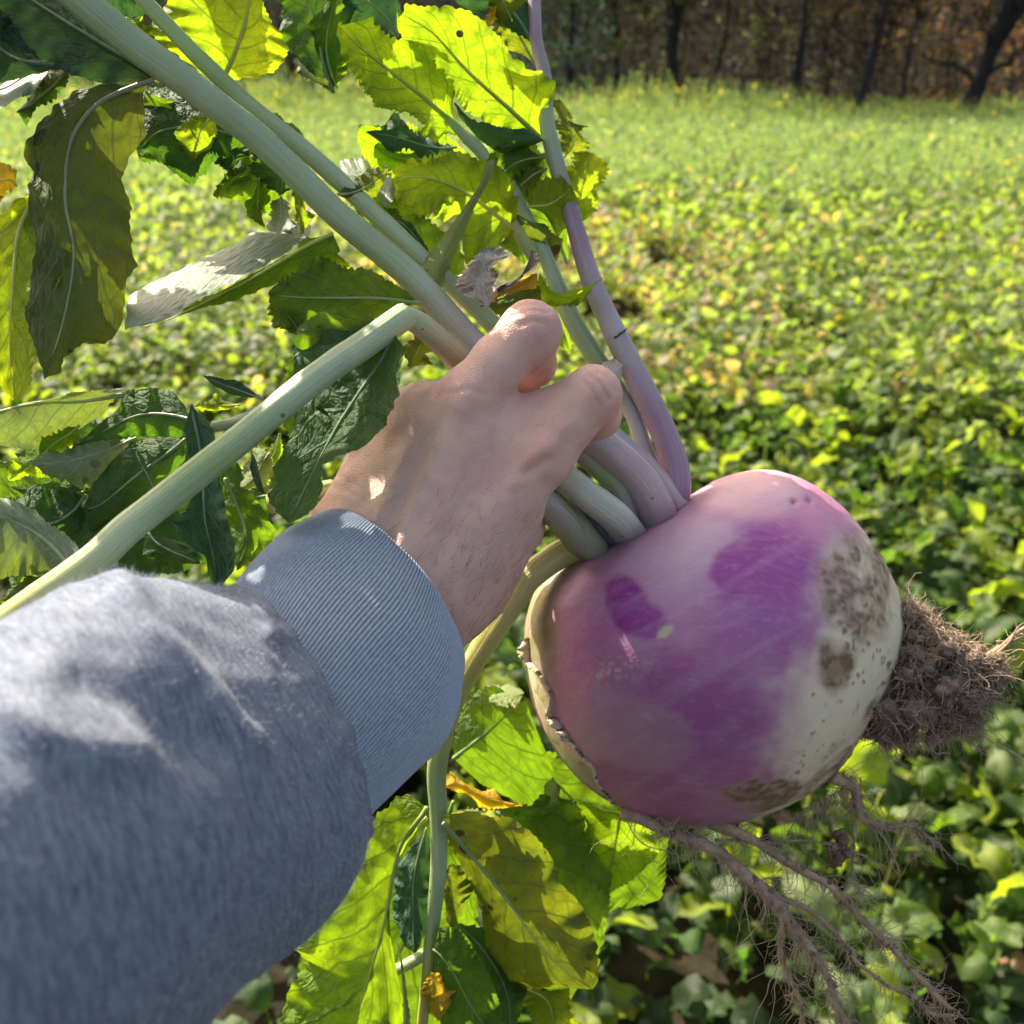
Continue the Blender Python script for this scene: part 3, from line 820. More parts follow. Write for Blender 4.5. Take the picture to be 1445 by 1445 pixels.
def stem(pts, cols, ns=22, n=70, ridge=.035, nridge=11, smooth=True, flat=1.0, name='stem', par=None, wob=.03):
    """pts: (x, y, depth, radius in photo px)"""
    Q = catmull(pts, n) if smooth else resample(pts, n)
    P = PW(Q[:, 0], Q[:, 1], Q[:, 2]); R = Q[:, 3] * Q[:, 2] / F
    V, Fc = tube_vf(P, R, ns, flat, ridge, nridge, True, wob, seed=int(pts[0][0]) % 97)
    tpar = np.r_[np.repeat(np.linspace(0, 1, n), ns), 0, 1]
    ang = np.r_[np.tile(np.arange(ns) / ns, n), 0, 0]
    cs = A(cols); c = np.stack([np.interp(tpar, np.linspace(0, 1, len(cs)), cs[:, k]) for k in range(3)], -1)
    c = c * (1 + .10 * fbm(V * 60, 3, 7))[:, None]
    return mesh(name, V, Fc, M_STEM, par or PLANT, col=c, uv=np.c_[tpar, ang])

S_FAT = stem([(652 + 60, 468 + 60, .425, 19), (652, 468, .418, 19.5), (579, 389, .412, 19), (480, 306, .405, 19), (429, 256, .40, 19), (362, 193, .392, 20), (259, 113, .38, 21), (186, 60, .372, 22), (116, 0, .362, 23), (20, -85, .35, 22), (-120, -215, .33, 18)],
             [LIL, BLOOM, BLOOM, BLOOM, BLOOM, BLOOM], n=110)
stem([(740, 510, .432, 13), (699, 462, .43, 13), (652, 415, .428, 12), (593, 362, .426, 12), (523, 296, .424, 13), (480, 256, .42, 13), (430, 212, .415, 13), (370, 165, .41, 13), (320, 120, .405, 12), (240, 40, .40, 11), (150, -60, .395, 10)], [GRN, PALE, PALE, GRN, BLOOM], n=90)
# the snapped stem: it folds sharply beside the knuckles
stem([(573, 445, .372, 18.5), (512, 488, .357, 19.5), (440, 538, .340, 20), (332, 626, .326, 20.5), (186, 742, .316, 22), (126, 796, .312, 23), (0, 886, .304, 24), (-120, 968, .29, 25)], [PALE, PALE, GRN, PALE, YEL, PALE], n=90)
stem([(566, 446, .374, 17), (590, 456, .378, 18), (627, 488, .392, 19.5), (662, 524, .412, 21), (720, 590, .435, 22)], [PALE, GREY, GREY, PINK], n=40, smooth=True, flat=.9)
# tall purple stem on the right
S_PURP = stem([(946, 735, .46, 25), (952, 708, .453, 21), (955, 680, .453, 21), (951, 650, .454, 20), (933, 600, .456, 19), (901, 535, .459, 18), (865, 463, .462, 16), (835, 395, .464, 14.5), (815, 330, .466, 13), (800, 280, .468, 12.5), (783, 222, .47, 12), (771, 165, .472, 11), (769, 110, .474, 10), (757, 56, .476, 9), (754, 0, .478, 9), (750, -110, .48, 8), (740, -240, .48, 7)],
              [PURP, PURP, LIL, PURP, BLOOM, PURP, LIL, PINK], n=120, ridge=.05, nridge=5)
stem([(940, 700, .462, 13), (912, 640, .463, 12), (893, 585, .464, 11), (868, 545, .465, 12), (832, 492, .466, 13), (808, 452, .468, 13), (785, 400, .47, 11), (765, 350, .472, 10), (740, 300, .474, 9), (715, 250, .476, 8)], [LIL, LIL, GRN, PALE, PALE, BLOOM], n=70)
stem([(938, 762, .458, 33), (930, 738, .447, 30), (921, 710, .441, 28), (898, 672, .435, 28), (866, 640, .428, 27), (830, 612, .424, 25), (770, 570, .42, 23)], [PURP, PINK, PINK, LIL, PINK], n=50, ridge=.05, nridge=5, flat=.85)
stem([(960, 716, .45, 15), (918, 664, .448, 15), (868, 618, .447, 14), (800, 560, .445, 13)], [PINK, LIL, LIL], n=40)
stem([(900, 776, .456, 30), (886, 752, .440, 26), (868, 728, .424, 25), (836, 704, .413, 24), (802, 676, .41, 22), (740, 640, .415, 20)], [LIL, WHI, WHI, LIL], n=50, flat=.85, ridge=.04, nridge=5)
stem([(888, 735, .443, 15), (872, 690, .436, 14), (838, 655, .432, 14), (800, 622, .43, 13)], [PURP, GRN, PURP], n=40)
stem([(842, 778, .44, 20), (800, 735, .425, 24), (750, 690, .42, 24), (690, 640, .42, 22)], [GREY, GREY, LIL], n=40)
stem([(852, 806, .462, 24), (832, 782, .446, 24), (810, 756, .430, 25), (784, 722, .418, 27), (745, 690, .415, 24)], [GREY, GREY, LIL], n=40, flat=.7)
stem([(862, 762, .444, 14), (838, 730, .436, 15), (812, 700, .432, 14)], [(.12, .10, .16), (.16, .13, .2), GRN], n=24)
S_DROOP = stem([(842, 772, .45, 20), (815, 775, .446, 20), (789, 783, .443, 20), (747, 815, .438, 19), (722, 852, .436, 18), (690, 899, .434, 17), (662, 945, .433, 16), (636, 1000, .434, 15), (620, 1060, .436, 14.5), (616, 1100, .438, 14), (619, 1153, .44, 13), (619, 1222, .442, 12), (612, 1291, .444, 10.5), (605, 1360, .446, 9), (596, 1445, .45, 8), (590, 1520, .455, 7)],
               [YEL, (.5, .42, .16), YEL, YEL, GRN, PALE, GRN, YEL, (.16, .10, .06)], n=120, ridge=.05, nridge=6)
# little bristly rim and leaf-base scales round the crown
def crown_scales():
    r = np.random.default_rng(3); parts = []
    Pe = P_; px = Pe[:, 0] / Pe[:, 2] * F + 722.5; py = -Pe[:, 1] / Pe[:, 2] * F + 722.5
    I = np.where((np.abs((px - 845) * .5 + (py - 762) * .87 + 4) < 9) & (px < 985) & (px > 750) & (Pe[:, 2] < TC[2] + .03))[0]
    for i in r.choice(I, 240):
        p0 = C2W(Pe[i]); d = A(p0) - C2W(PC(*TC)); d /= np.linalg.norm(d)
        d = d + r.normal(0, .6, 3); L = r.uniform(.0012, .004)
        p1 = p0 + d * L
        parts.append(tube_vf(np.stack([p0, (p0 + p1) / 2 + r.normal(0, .0003, 3), p1]), A([.0007, .0005, .0001]), 4, cap=False))
    return join(parts)
V, Fc = crown_scales()
tag(mesh('crown_bristles', V, Fc, M_ROOT, PLANT, col=np.tile(A([.26, .22, .15]), (len(V), 1))), kind='stuff')

# --- leaves ---------------------------------------------------------------
LEAF_N = [0]
def leaf(tone, L, R, d0, d1, curl=.008, tilt=0.0, ruffle=.006, teeth=4.0, tfreq=14, rib=3.0, mid=None, holes=0, seed=None, lab=None, fold=0.0, rfreq=3.0, G=None):
    """L, R: the two margins from stalk end to tip, in photograph px; d0 -> d1: distance from the eye at base and tip (m);
    curl bends the margins, tilt turns the blade about its midrib, ruffle waves the margin."""
    LEAF_N[0] += 1; sd = seed or LEAF_N[0] * 13
    L, R = A(L), A(R)
    ln = max(np.sum(np.linalg.norm(np.diff(L, axis=0), axis=1)), np.sum(np.linalg.norm(np.diff(R, axis=0), axis=1)))
    nu = int(np.clip(ln / 2.4, 24, 150)); nv = int(np.clip(ln / 6, 16, 48)) // 2 * 2
    t = np.linspace(0, 1, nu)
    Lr, Rr = resample(L, nu), resample(R, nu)
    k = np.hanning(5); k /= k.sum()
    def sm(Q):
        O = Q.copy()
        for c in range(2): O[2:-2, c] = np.convolve(Q[:, c], k, 'valid')
        return O
    Lr, Rr = sm(Lr), sm(Rr)
    M = catmull(mid, nu) if mid is not None else (Lr + Rr) / 2
    M = A(M)[:, :2]
    if mid is None:
        kk = np.hanning(nu // 3 * 2 + 1); kk /= kk.sum(); h_ = len(kk) // 2
        for c in range(2): M[:, c] = np.convolve(np.r_[2 * M[0, c] - M[1:h_ + 1, c][::-1], M[:, c], 2 * M[-1, c] - M[-h_ - 1:-1, c][::-1]], kk, 'valid')
    w = np.linalg.norm(Lr - Rr, axis=1)
    v = np.linspace(-1, 1, nv + 1)
    av = np.abs(v)
    # toothed margin
    def margin(E, s):
        d = E - M; ll = np.linalg.norm(d, axis=1, keepdims=True) + 1e-6
        ph = t * tfreq + 2.4 * noise3(np.c_[t * 5, t * 0, t * 0 + sd], s)
        saw = 1 - np.abs(2 * (ph % 1) - 1) ** .8
        big = noise3(np.c_[t * 6, t * 0, t * 0 + sd], s + 5)
        ph2 = t * tfreq * 2.6 + 1.1 * noise3(np.c_[t * 9, t * 0, t * 0 + sd], s + 8)
        amt = teeth * 1.7 * ((saw - .5) * (.75 + .7 * noise3(np.c_[t * 11, t * 0, t * 0 + sd], s + 11)) + 1.5 * big + .4 * (1 - np.abs(2 * (ph2 % 1) - 1) - .5)) * sstep(0, .12, t) * (.35 + .65 * sstep(1, .9, t))
        amt = np.clip(amt[:, None], -.4 * ll, None)
        return E + d / ll * amt
    Le, Re = margin(Lr, 1), margin(Rr, 2)
    e = av[None, :, None]
    base = M[:, None] * (1 - e) + np.where((v < 0)[None, :, None], (Lr[:, None] * (1 - e ** 3) + Le[:, None] * e ** 3), (Rr[:, None] * (1 - e ** 3) + Re[:, None] * e ** 3)) * e
    dep = d0 + (d1 - d0) * t[:, None] + 0 * v[None]
    if G is None: G = {'bright': .6, 'yellow': .6, 'mid': .35, 'olive': .5, 'silver': -.9, 'dry': -.7, 'orange': .5, 'sheath': 0}.get(tone, 0)
    dep = dep + G * (base[..., 1] - base[..., 1].mean()) * d0 / F * min(1, 230 / max(1, np.ptp(base[..., 1])))   # lean of the blade
    wn_ = np.clip(w / max(w.max(), 1), .15, 1)[:, None]
    un = noise3(stk(t[:, None] * rfreq + sd, v[None] * 1.1, 0 * dep), 3)
    un2 = noise3(stk(t[:, None] * rfreq * 3.3 + sd, v[None] * 2.4, 0 * dep), 4)
    s = np.sin(2 * np.pi * (t[:, None] * rfreq * 1.7 + noise3(np.c_[t * 3, t * 0, t * 0 + sd], 6)[:, None] + .25 * np.sign(v)[None]))
    dep = dep + curl * av[None] ** 1.7 * wn_ + tilt * v[None] * wn_ + ruffle * (un * .9 + un2 * .35 + s * av[None] ** 2 * .55) * (av[None] * .85 + .15) * wn_ - fold * (1 - av[None]) * wn_
    # blistered blade between side veins
    dep = dep + (.0003 if tone == 'silver' else .0008) * noise3(np.stack([base[..., 0] / 17, base[..., 1] / 17, 0 * dep + sd], -1), 9) * (av[None] > .02)
    Q = PW(base[..., 0], base[..., 1], dep)
    Fc = grid_faces(nu, nv + 1)
    if holes:
        hn = noise3(np.stack([base[..., 0] / 15, base[..., 1] / 15, 0 * dep + sd], -1), 15).reshape(-1)
        bad = (hn > .80 - .05 * holes) & (np.tile(av, nu) < .93) & (np.tile(av, nu) > .12)
        Fc = Fc
    uv = np.stack([np.repeat(t, nv + 1), np.tile((v + 1) / 2, nu)], -1)
    ob = mesh('leaf', Q.reshape(-1, 3), Fc, LM[tone], PLANT, uv=uv)
    if lab: ob['label'] = lab
    if rib:
        j = nv // 2
        c = Q[:, j]; nrm = np.cross(np.gradient(c, axis=0), Q[:, j + 1] - Q[:, j - 1]); nrm /= np.linalg.norm(nrm, axis=1, keepdims=True) + 1e-12
        if (nrm[nu // 2] @ FWD) > 0: nrm = -nrm
        rad = rib * .34 / F * np.interp(t, [0, .15, .9, 1], [1.25, 1, .25, .1])
        m_ = int(nu * .93)
        vr, fr = tube_vf((c + nrm * rad[:, None] * .25)[:m_], rad[:m_], 8, cap=True)
        cl = {'bright': (.22, .3, .06), 'yellow': (.34, .36, .08), 'dry': (.35, .28, .22), 'orange': (.5, .35, .1), 'spot': (.13, .15, .09), 'dark': (.10, .16, .07), 'shaded': (.06, .10, .06), 'blue': (.10, .16, .09), 'mid': (.15, .24, .07), 'silver': (.2, .26, .15)}.get(tone, (.2, .27, .12))
        mesh('midrib', vr, fr, M_STEM, ob, col=np.tile(A(cl), (len(vr), 1)), uv=np.c_[np.linspace(0, 1, len(vr)), np.zeros(len(vr))])
    return ob

# upper left
leaf('shaded', [(225, 112), (160, 120), (96, 104), (30, 72), (-50, 30), (-60, -80)], [(225, 112), (215, 62), (160, 5), (110, -40), (40, -90), (-60, -80)], .385, .36, tilt=.012, rib=4, teeth=2)
leaf('shaded', [(96, 92), (60, 70), (20, 30), (-30, -10)], [(96, 92), (80, 100), (30, 110), (-20, 120), (-60, 60), (-30, -10)], .375, .345, tilt=-.01, rib=3, teeth=2)
leaf('spot', [(216, 112), (140, 112), (96, 122), (60, 160), (36, 196), (34, 226), (50, 242), (40, 290), (38, 400), (40, 470), (62, 536)],
     [(216, 112), (204, 130), (202, 186), (178, 226), (172, 250), (186, 290), (190, 335), (198, 378), (182, 410), (176, 455), (160, 480), (104, 490), (84, 528), (62, 536)], .372, .352, curl=.012, tilt=.006, rib=3.4, teeth=4, tfreq=10, mid=[(216, 112), (140, 146), (100, 200), (92, 280), (104, 360), (90, 450), (62, 536)],
     lab='yellowing leaf with dark spots hanging at the left')
leaf('yellow', [(70, 255), (20, 285), (-20, 330), (-40, 430), (-20, 520), (20, 565)], [(70, 255), (66, 320), (84, 350), (96, 352), (84, 390), (72, 440), (60, 500), (48, 548), (20, 565)], .392, .372, curl=-.01, tilt=-.012, rib=4, teeth=3, mid=[(70, 255), (30, 320), (18, 420), (14, 500), (20, 565)])
leaf('bright', [(60, 280), (30, 310), (22, 400), (40, 460), (58, 520)], [(60, 280), (72, 300), (92, 350), (98, 400), (80, 470), (58, 520)], .386, .38, rib=3)
leaf('orange', [(22, 262), (0, 285), (-20, 290)], [(22, 262), (26, 236), (8, 226), (-20, 230), (-20, 290)], .37, .365, rib=2, teeth=3)
leaf('silver', [(95, 78), (60, 66), (20, 92), (-20, 116)], [(95, 78), (82, 92), (60, 112), (30, 136), (0, 160), (-20, 170), (-20, 116)], .395, .365, curl=-.004, tilt=-.03, rib=3, teeth=4, ruffle=.012)
leaf('dark', [(100, 86), (70, 110), (40, 140), (22, 158)], [(100, 86), (98, 118), (74, 138), (52, 150), (36, 172), (22, 158)], .40, .385, rib=2)
leaf('blue', [(150, -10), (148, 10), (170, 30), (196, 28), (215, 12), (224, -10)], [(150, -10), (170, -40), (200, -50), (224, -10)], .40, .41, rib=2)
leaf('bright', [(178, 25), (190, 55), (212, 60)], [(178, 25), (200, 24), (212, 40), (212, 60)], .40, .40, rib=1.5, teeth=2)
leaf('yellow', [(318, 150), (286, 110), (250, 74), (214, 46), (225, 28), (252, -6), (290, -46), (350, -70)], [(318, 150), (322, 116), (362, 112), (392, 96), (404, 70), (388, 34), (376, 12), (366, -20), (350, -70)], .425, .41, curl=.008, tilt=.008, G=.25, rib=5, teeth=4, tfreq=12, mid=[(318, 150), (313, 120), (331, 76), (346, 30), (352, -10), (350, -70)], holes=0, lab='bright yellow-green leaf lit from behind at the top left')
leaf('dark', [(330, 190), (262, 122), (198, 122), (194, 190), (196, 214)], [(330, 190), (322, 212), (300, 222), (268, 242), (240, 232), (214, 218), (196, 214)], .408, .412, rib=3, teeth=4, curl=.006)
leaf('mid', [(205, 128), (196, 160), (192, 196), (200, 222)], [(205, 128), (250, 150), (270, 190), (240, 226), (200, 222)], .415, .415, rib=2)
leaf('yellow', [(300, 162), (262, 168), (246, 190), (254, 212), (272, 232)], [(300, 162), (312, 172), (305, 196), (308, 212), (288, 216), (272, 232)], .40, .404, rib=2, teeth=3, lab='small clear yellow leaf tip below the thick stem')
leaf('dark', [(358, 196), (356, 220), (366, 246), (382, 266), (394, 276)], [(358, 196), (400, 212), (432, 250), (420, 262), (394, 276)], .415, .42, rib=2)
leaf('mid', [(362, 160), (372, 156), (398, 164), (420, 180), (432, 200)], [(362, 160), (372, 180), (400, 198), (424, 210), (432, 200)], .425, .43, rib=2, teeth=2)
leaf('dark', [(312, 214), (300, 222), (310, 236), (324, 244)], [(312, 214), (345, 205), (362, 214), (338, 226), (324, 244)], .42, .42, rib=2)
leaf('mid', [(358, 232), (330, 240), (312, 262), (305, 278)], [(358, 232), (352, 246), (332, 256), (320, 268), (305, 278)], .425, .42, rib=2, teeth=3, tilt=.01)
leaf('bright', [(366, 250), (352, 280), (356, 305), (374, 322)], [(366, 250), (376, 270), (370, 296), (374, 322)], .425, .425, rib=1)
leaf('silver', [(396, 276), (380, 298), (374, 322), (392, 330)], [(396, 276), (412, 296), (418, 316), (408, 328), (392, 330)], .418, .42, rib=1.5, tilt=-.02)
leaf('yellow', [(415, 262), (412, 290), (420, 322), (428, 330)], [(415, 262), (432, 284), (438, 304), (428, 330)], .42, .42, rib=1)
# long folded leaf: silvery upper face and glowing lower half
leaf('silver', [(446, 290), (436, 300), (424, 316), (396, 328), (352, 324), (330, 344), (298, 362), (240, 384), (204, 402), (180, 418), (176, 466)],
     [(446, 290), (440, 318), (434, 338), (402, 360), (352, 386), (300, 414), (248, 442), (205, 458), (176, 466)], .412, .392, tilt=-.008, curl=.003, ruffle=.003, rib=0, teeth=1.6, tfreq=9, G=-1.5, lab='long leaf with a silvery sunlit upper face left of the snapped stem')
leaf('bright', [(470, 330), (434, 338), (402, 360), (352, 386), (300, 414), (248, 442), (180, 467)], [(470, 330), (480, 356), (440, 380), (380, 408), (330, 428), (290, 434), (240, 450), (180, 467)], .405, .388, tilt=-.008, rib=3, teeth=2, mid=[(470, 330), (430, 350), (350, 396), (250, 446), (180, 467)])
leaf('mid', [(592, 428), (560, 400), (500, 378), (452, 356), (430, 372), (398, 398), (378, 414)], [(592, 428), (560, 440), (520, 450), (488, 462), (460, 482), (430, 476), (404, 462), (388, 440), (378, 414)], .398, .392, rib=3, teeth=4, curl=.006, holes=1)
leaf('bright', [(470, 352), (440, 340), (420, 370), (390, 410)], [(470, 352), (500, 380), (450, 400), (390, 410)], .415, .40, rib=2)
leaf('mid', [(380, 420), (382, 440), (400, 470), (424, 476)], [(380, 420), (420, 430), (440, 460), (424, 476)], .40, .395, rib=1)
# leaf lying over the wrist
leaf('dark', [(556, 470), (500, 448), (462, 456), (430, 470), (412, 492), (414, 532), (408, 545), (416, 590), (412, 618), (398, 642), (380, 660), (386, 680), (371, 700), (390, 722), (408, 738)],
     [(556, 470), (572, 496), (566, 540), (562, 560), (545, 590), (544, 600), (526, 618), (506, 634), (484, 640), (456, 656), (456, 672), (458, 694), (446, 718), (408, 738)], .366, .342, tilt=-.016, curl=-.004, rib=3, teeth=2.4, tfreq=12, ruffle=.004, holes=1, mid=[(556, 470), (537, 510), (500, 565), (473, 607), (440, 670), (408, 738)], lab='dark green leaf lying across the wrist')
leaf('mid', [(540, 452), (480, 440), (424, 470), (404, 520), (402, 585), (432, 660)], [(540, 452), (530, 500), (508, 545), (484, 610), (432, 660)], .368, .376, rib=2, G=0, curl=0, ruffle=.003)  # extra leaf added in the sun's path to shade the wrist
leaf('olive', [(600, 470), (576, 486), (566, 500), (580, 520)], [(600, 470), (610, 490), (600, 512), (580, 520)], .40, .40, rib=1)
# tangle at the left
leaf('silver', [(176, 548), (100, 550), (40, 572), (-10, 582), (-60, 600)], [(176, 548), (160, 570), (140, 590), (100, 612), (60, 634), (30, 636), (-20, 622), (-60, 600)], .40, .385, tilt=.02, rib=4, ruffle=.008, teeth=2, mid=[(176, 556), (110, 566), (50, 568), (0, 580), (-60, 600)])
leaf('dark', [(268, 592), (262, 572), (245, 550), (212, 546), (178, 550), (166, 578), (140, 600), (108, 628)], [(268, 592), (256, 618), (226, 618), (190, 616), (150, 622), (108, 628)], .378, .392, rib=3, teeth=1, curl=.008)
leaf('bright', [(112, 600), (60, 615), (30, 645), (12, 678)], [(112, 600), (108, 626), (70, 640), (76, 672), (40, 670), (12, 678)], .41, .405, rib=2, teeth=4)
leaf('silver', [(192, 618), (150, 618), (90, 630), (44, 652)], [(192, 618), (176, 640), (150, 676), (124, 696), (90, 684), (60, 672), (44, 652)], .404, .398, tilt=.012, rib=3, teeth=4, mid=[(192, 618), (150, 636), (100, 650), (44, 656)])
leaf('mid', [(130, 690), (90, 672), (50, 678), (14, 686)], [(130, 690), (110, 720), (70, 722), (30, 706), (14, 686)], .41, .405, rib=2)
leaf('dark', [(262, 620), (230, 616), (186, 622), (160, 648), (130, 686), (118, 716)], [(262, 620), (262, 650), (230, 690), (196, 716), (170, 742), (130, 766), (118, 716)], .392, .388, rib=3, teeth=1, curl=.01)
leaf('dark', [(330, 800), (240, 800), (150, 830), (90, 840)], [(330, 800), (250, 720), (180, 700), (118, 700), (90, 760), (90, 840)], .40, .39, rib=3)
leaf('dark', [(120, 700), (60, 690), (20, 700), (-20, 710)], [(120, 700), (120, 760), (70, 800), (-20, 800), (-20, 710)], .40, .385, rib=3)
leaf('blue', [(224, 700), (206, 672), (190, 650), (180, 634), (192, 632)], [(224, 700), (214, 676), (204, 648), (192, 632)], .365, .36, rib=1.5, teeth=1, tilt=.01)
leaf('blue', [(270, 572), (258, 606), (264, 636), (276, 690), (262, 720), (238, 736), (262, 766), (292, 786), (300, 842)], [(270, 572), (288, 592), (302, 606), (304, 640), (312, 690), (318, 730), (332, 770), (332, 806), (300, 842)], .362, .345, curl=-.01, rib=3, teeth=1, ruffle=.008)
leaf('mid', [(318, 676), (316, 720), (326, 770), (334, 806)], [(318, 676), (350, 694), (372, 724), (390, 748), (374, 776), (352, 794), (334, 806)], .372, .355, rib=3, teeth=2, mid=[(318, 676), (336, 716), (348, 760), (334, 806)])
leaf('dark', [(210, 752), (250, 758), (276, 770), (282, 796)], [(210, 752), (205, 780), (240, 802), (282, 796)], .368, .36, rib=2)
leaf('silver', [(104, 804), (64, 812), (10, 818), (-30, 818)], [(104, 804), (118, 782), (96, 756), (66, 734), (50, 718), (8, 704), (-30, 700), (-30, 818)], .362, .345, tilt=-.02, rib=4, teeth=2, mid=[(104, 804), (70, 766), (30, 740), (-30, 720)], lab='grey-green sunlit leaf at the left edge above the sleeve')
leaf('mid', [(60, 812), (20, 820), (0, 850), (-10, 880)], [(60, 812), (70, 840), (30, 862), (-10, 880)], .36, .35, rib=1)
leaf('blue', [(372, 562), (340, 540), (306, 530), (286, 530)], [(372, 562), (350, 562), (318, 554), (300, 546), (286, 530)], .36, .37, rib=2, teeth=1, tilt=.01)
leaf('yellow', [(340, 570), (310, 560), (284, 566), (272, 574)], [(340, 570), (330, 580), (300, 584), (272, 574)], .40, .40, rib=1, teeth=3)
leaf('sheath', [(380, 640), (360, 625), (350, 650), (340, 690)], [(380, 640), (392, 660), (372, 690), (340, 690)], .39, .385, rib=1.5, teeth=3)
leaf('bright', [(395, 612), (372, 640), (350, 680), (336, 700)], [(395, 612), (404, 640), (380, 680), (336, 700)], .40, .40, rib=2)
leaf('blue', [(356, 640), (352, 660), (362, 690), (374, 698)], [(356, 640), (362, 650), (368, 676), (374, 698)], .37, .365, rib=0, teeth=0)
leaf('dark', [(380, 700), (300, 620), (200, 580), (90, 590), (20, 640)], [(380, 700), (330, 780), (220, 800), (100, 760), (20, 640)], .44, .425, rib=3, G=0)
leaf('mid', [(200, 840), (120, 720), (60, 660), (-30, 640)], [(200, 840), (100, 850), (20, 820), (-30, 640)], .45, .43, rib=3, G=0)
leaf('dark', [(345, 175), (290, 118), (196, 112), (186, 170), (196, 224)], [(345, 175), (350, 222), (300, 238), (270, 256), (230, 238), (196, 224)], .432, .425, rib=3, teeth=5, G=.2)
leaf('mid', [(420, 250), (372, 200), (318, 230), (300, 275)], [(420, 250), (400, 290), (350, 300), (300, 275)], .44, .435, rib=2, teeth=5, G=.2)
# top centre
leaf('mid', [(800, 372), (742, 330), (700, 260), (690, 190)], [(800, 372), (812, 300), (790, 220), (740, 190), (690, 190)], .492, .48, rib=3, teeth=5)
leaf('bright', [(668, 300), (620, 306), (560, 270), (512, 214), (506, 176)], [(668, 300), (660, 240), (620, 190), (560, 168), (506, 176)], .482, .465, rib=3, teeth=6)
leaf('mid', [(650, 420), (560, 370), (500, 300), (480, 250)], [(650, 420), (650, 360), (600, 300), (540, 262), (480, 250)], .462, .45, rib=3, teeth=5)
leaf('dark', [(470, 130), (430, 118), (402, 60), (388, 0), (380, -60)], [(470, 130), (482, 60), (500, 20), (470, -40), (380, -60)], .455, .44, rib=4, teeth=4)
leaf('mid', [(476, 124), (450, 112), (432, 70), (450, 20), (470, -20)], [(476, 124), (484, 80), (482, 40), (490, 0), (470, -20)], .448, .44, rib=2, teeth=5)
leaf('silver', [(466, 122), (440, 118), (422, 96), (418, 80)], [(466, 122), (452, 110), (436, 100), (418, 80)], .446, .446, rib=0, teeth=4, tilt=-.02)
leaf('blue', [(562, 52), (520, 34), (480, 40), (462, 10), (450, -50)], [(562, 52), (566, 20), (556, -30), (510, -70), (450, -50)], .462, .45, rib=3, teeth=2)
leaf('blue', [(752, 62), (700, 30), (660, 20), (620, -10), (600, -60)], [(752, 62), (756, 20), (740, -20), (680, -60), (600, -60)], .478, .462, rib=3, teeth=2)
leaf('bright', [(656, 190), (612, 194), (566, 168), (534, 164), (502, 128), (484, 98), (470, 58), (476, 36)], [(656, 190), (640, 160), (642, 124), (626, 110), (606, 86), (580, 56), (548, 44), (526, 22), (500, 26), (476, 36)], .452, .430, curl=-.008, tilt=.01, rib=5, teeth=5, tfreq=16, mid=[(656, 190), (600, 140), (545, 96), (500, 60), (476, 36)], lab='large chartreuse leaf with a finely toothed edge')
leaf('bright', [(764, 196), (700, 178), (660, 160), (640, 130), (606, 92), (572, 56), (560, 36)], [(764, 196), (768, 160), (780, 132), (780, 110), (744, 90), (718, 76), (690, 48), (664, 20), (612, 2), (568, -4), (560, 36)], .462, .444, curl=.008, tilt=-.012, rib=5, teeth=4, tfreq=13, holes=0, mid=[(764, 196), (720, 154), (660, 100), (610, 46), (560, 16)], lab='yellowing chartreuse leaf touching the purple stem at the top')
leaf('blue', [(768, 198), (716, 218), (672, 196), (650, 164), (640, 144)], [(768, 198), (740, 180), (700, 178), (664, 166), (640, 144)], .468, .452, rib=0, teeth=1, tilt=-.01)
leaf('olive', [(756, 92), (720, 70), (694, 50), (686, 20), (692, -20)], [(756, 92), (752, 50), (750, 10), (730, -30), (692, -20)], .484, .47, rib=3, teeth=2)
leaf('orange', [(700, 8), (688, 14), (684, 34), (690, 46)], [(700, 8), (702, 20), (694, 34), (690, 46)], .468, .468, rib=0, teeth=3)
leaf('blue', [(645, 208), (600, 196), (560, 168), (530, 176), (516, 186)], [(645, 208), (620, 222), (580, 216), (540, 212), (516, 186)], .462, .455, rib=2, teeth=5)
leaf('bright', [(650, 214), (600, 210), (560, 212), (528, 206)], [(650, 214), (610, 238), (570, 240), (540, 226), (528, 206)], .468, .46, rib=2, teeth=5)
leaf('yellow', [(728, 326), (690, 356), (664, 366), (650, 330), (648, 296), (630, 286), (598, 296), (578, 300), (556, 280), (552, 250)], [(728, 326), (724, 282), (702, 252), (680, 230), (664, 214), (644, 206), (620, 212), (590, 226), (560, 234), (552, 250)], .452, .436, curl=-.006, tilt=.008, rib=4, teeth=6, tfreq=13, mid=[(728, 326), (690, 296), (650, 268), (600, 250), (552, 252)], holes=2, seed=991, lab='glowing yellow-green leaf above the thumb-side knuckle')
leaf('yellow', [(745, 292), (744, 280), (757, 250), (769, 243), (790, 246), (806, 262)], [(745, 292), (770, 305), (790, 334), (802, 324), (820, 290), (806, 262)], .458, .462, rib=2, teeth=3)
leaf('yellow', [(802, 318), (796, 280), (798, 248), (818, 218), (830, 214)], [(802, 318), (826, 310), (846, 296), (842, 268), (852, 240), (842, 222), (830, 214)], .474, .476, rib=2, teeth=5, lab='yellow leaf with wavy edge right of the purple stem')
leaf('olive', [(795, 222), (786, 180), (778, 142), (790, 140)], [(795, 222), (826, 214), (840, 206), (822, 186), (832, 178), (804, 176), (798, 156), (790, 140)], .482, .484, rib=2, teeth=5)
leaf('mid', [(770, 222), (740, 206), (708, 212), (700, 256)], [(770, 222), (752, 240), (730, 254), (700, 256)], .476, .462, rib=2, teeth=2)
leaf('olive', [(772, 238), (744, 224), (716, 252), (712, 280)], [(772, 238), (758, 268), (740, 286), (722, 294), (712, 280)], .480, .468, rib=2, teeth=2)
leaf('olive', [(780, 378), (760, 360), (738, 330), (728, 302)], [(780, 378), (794, 350), (800, 336), (770, 318), (728, 302)], .472, .462, rib=2, teeth=2)
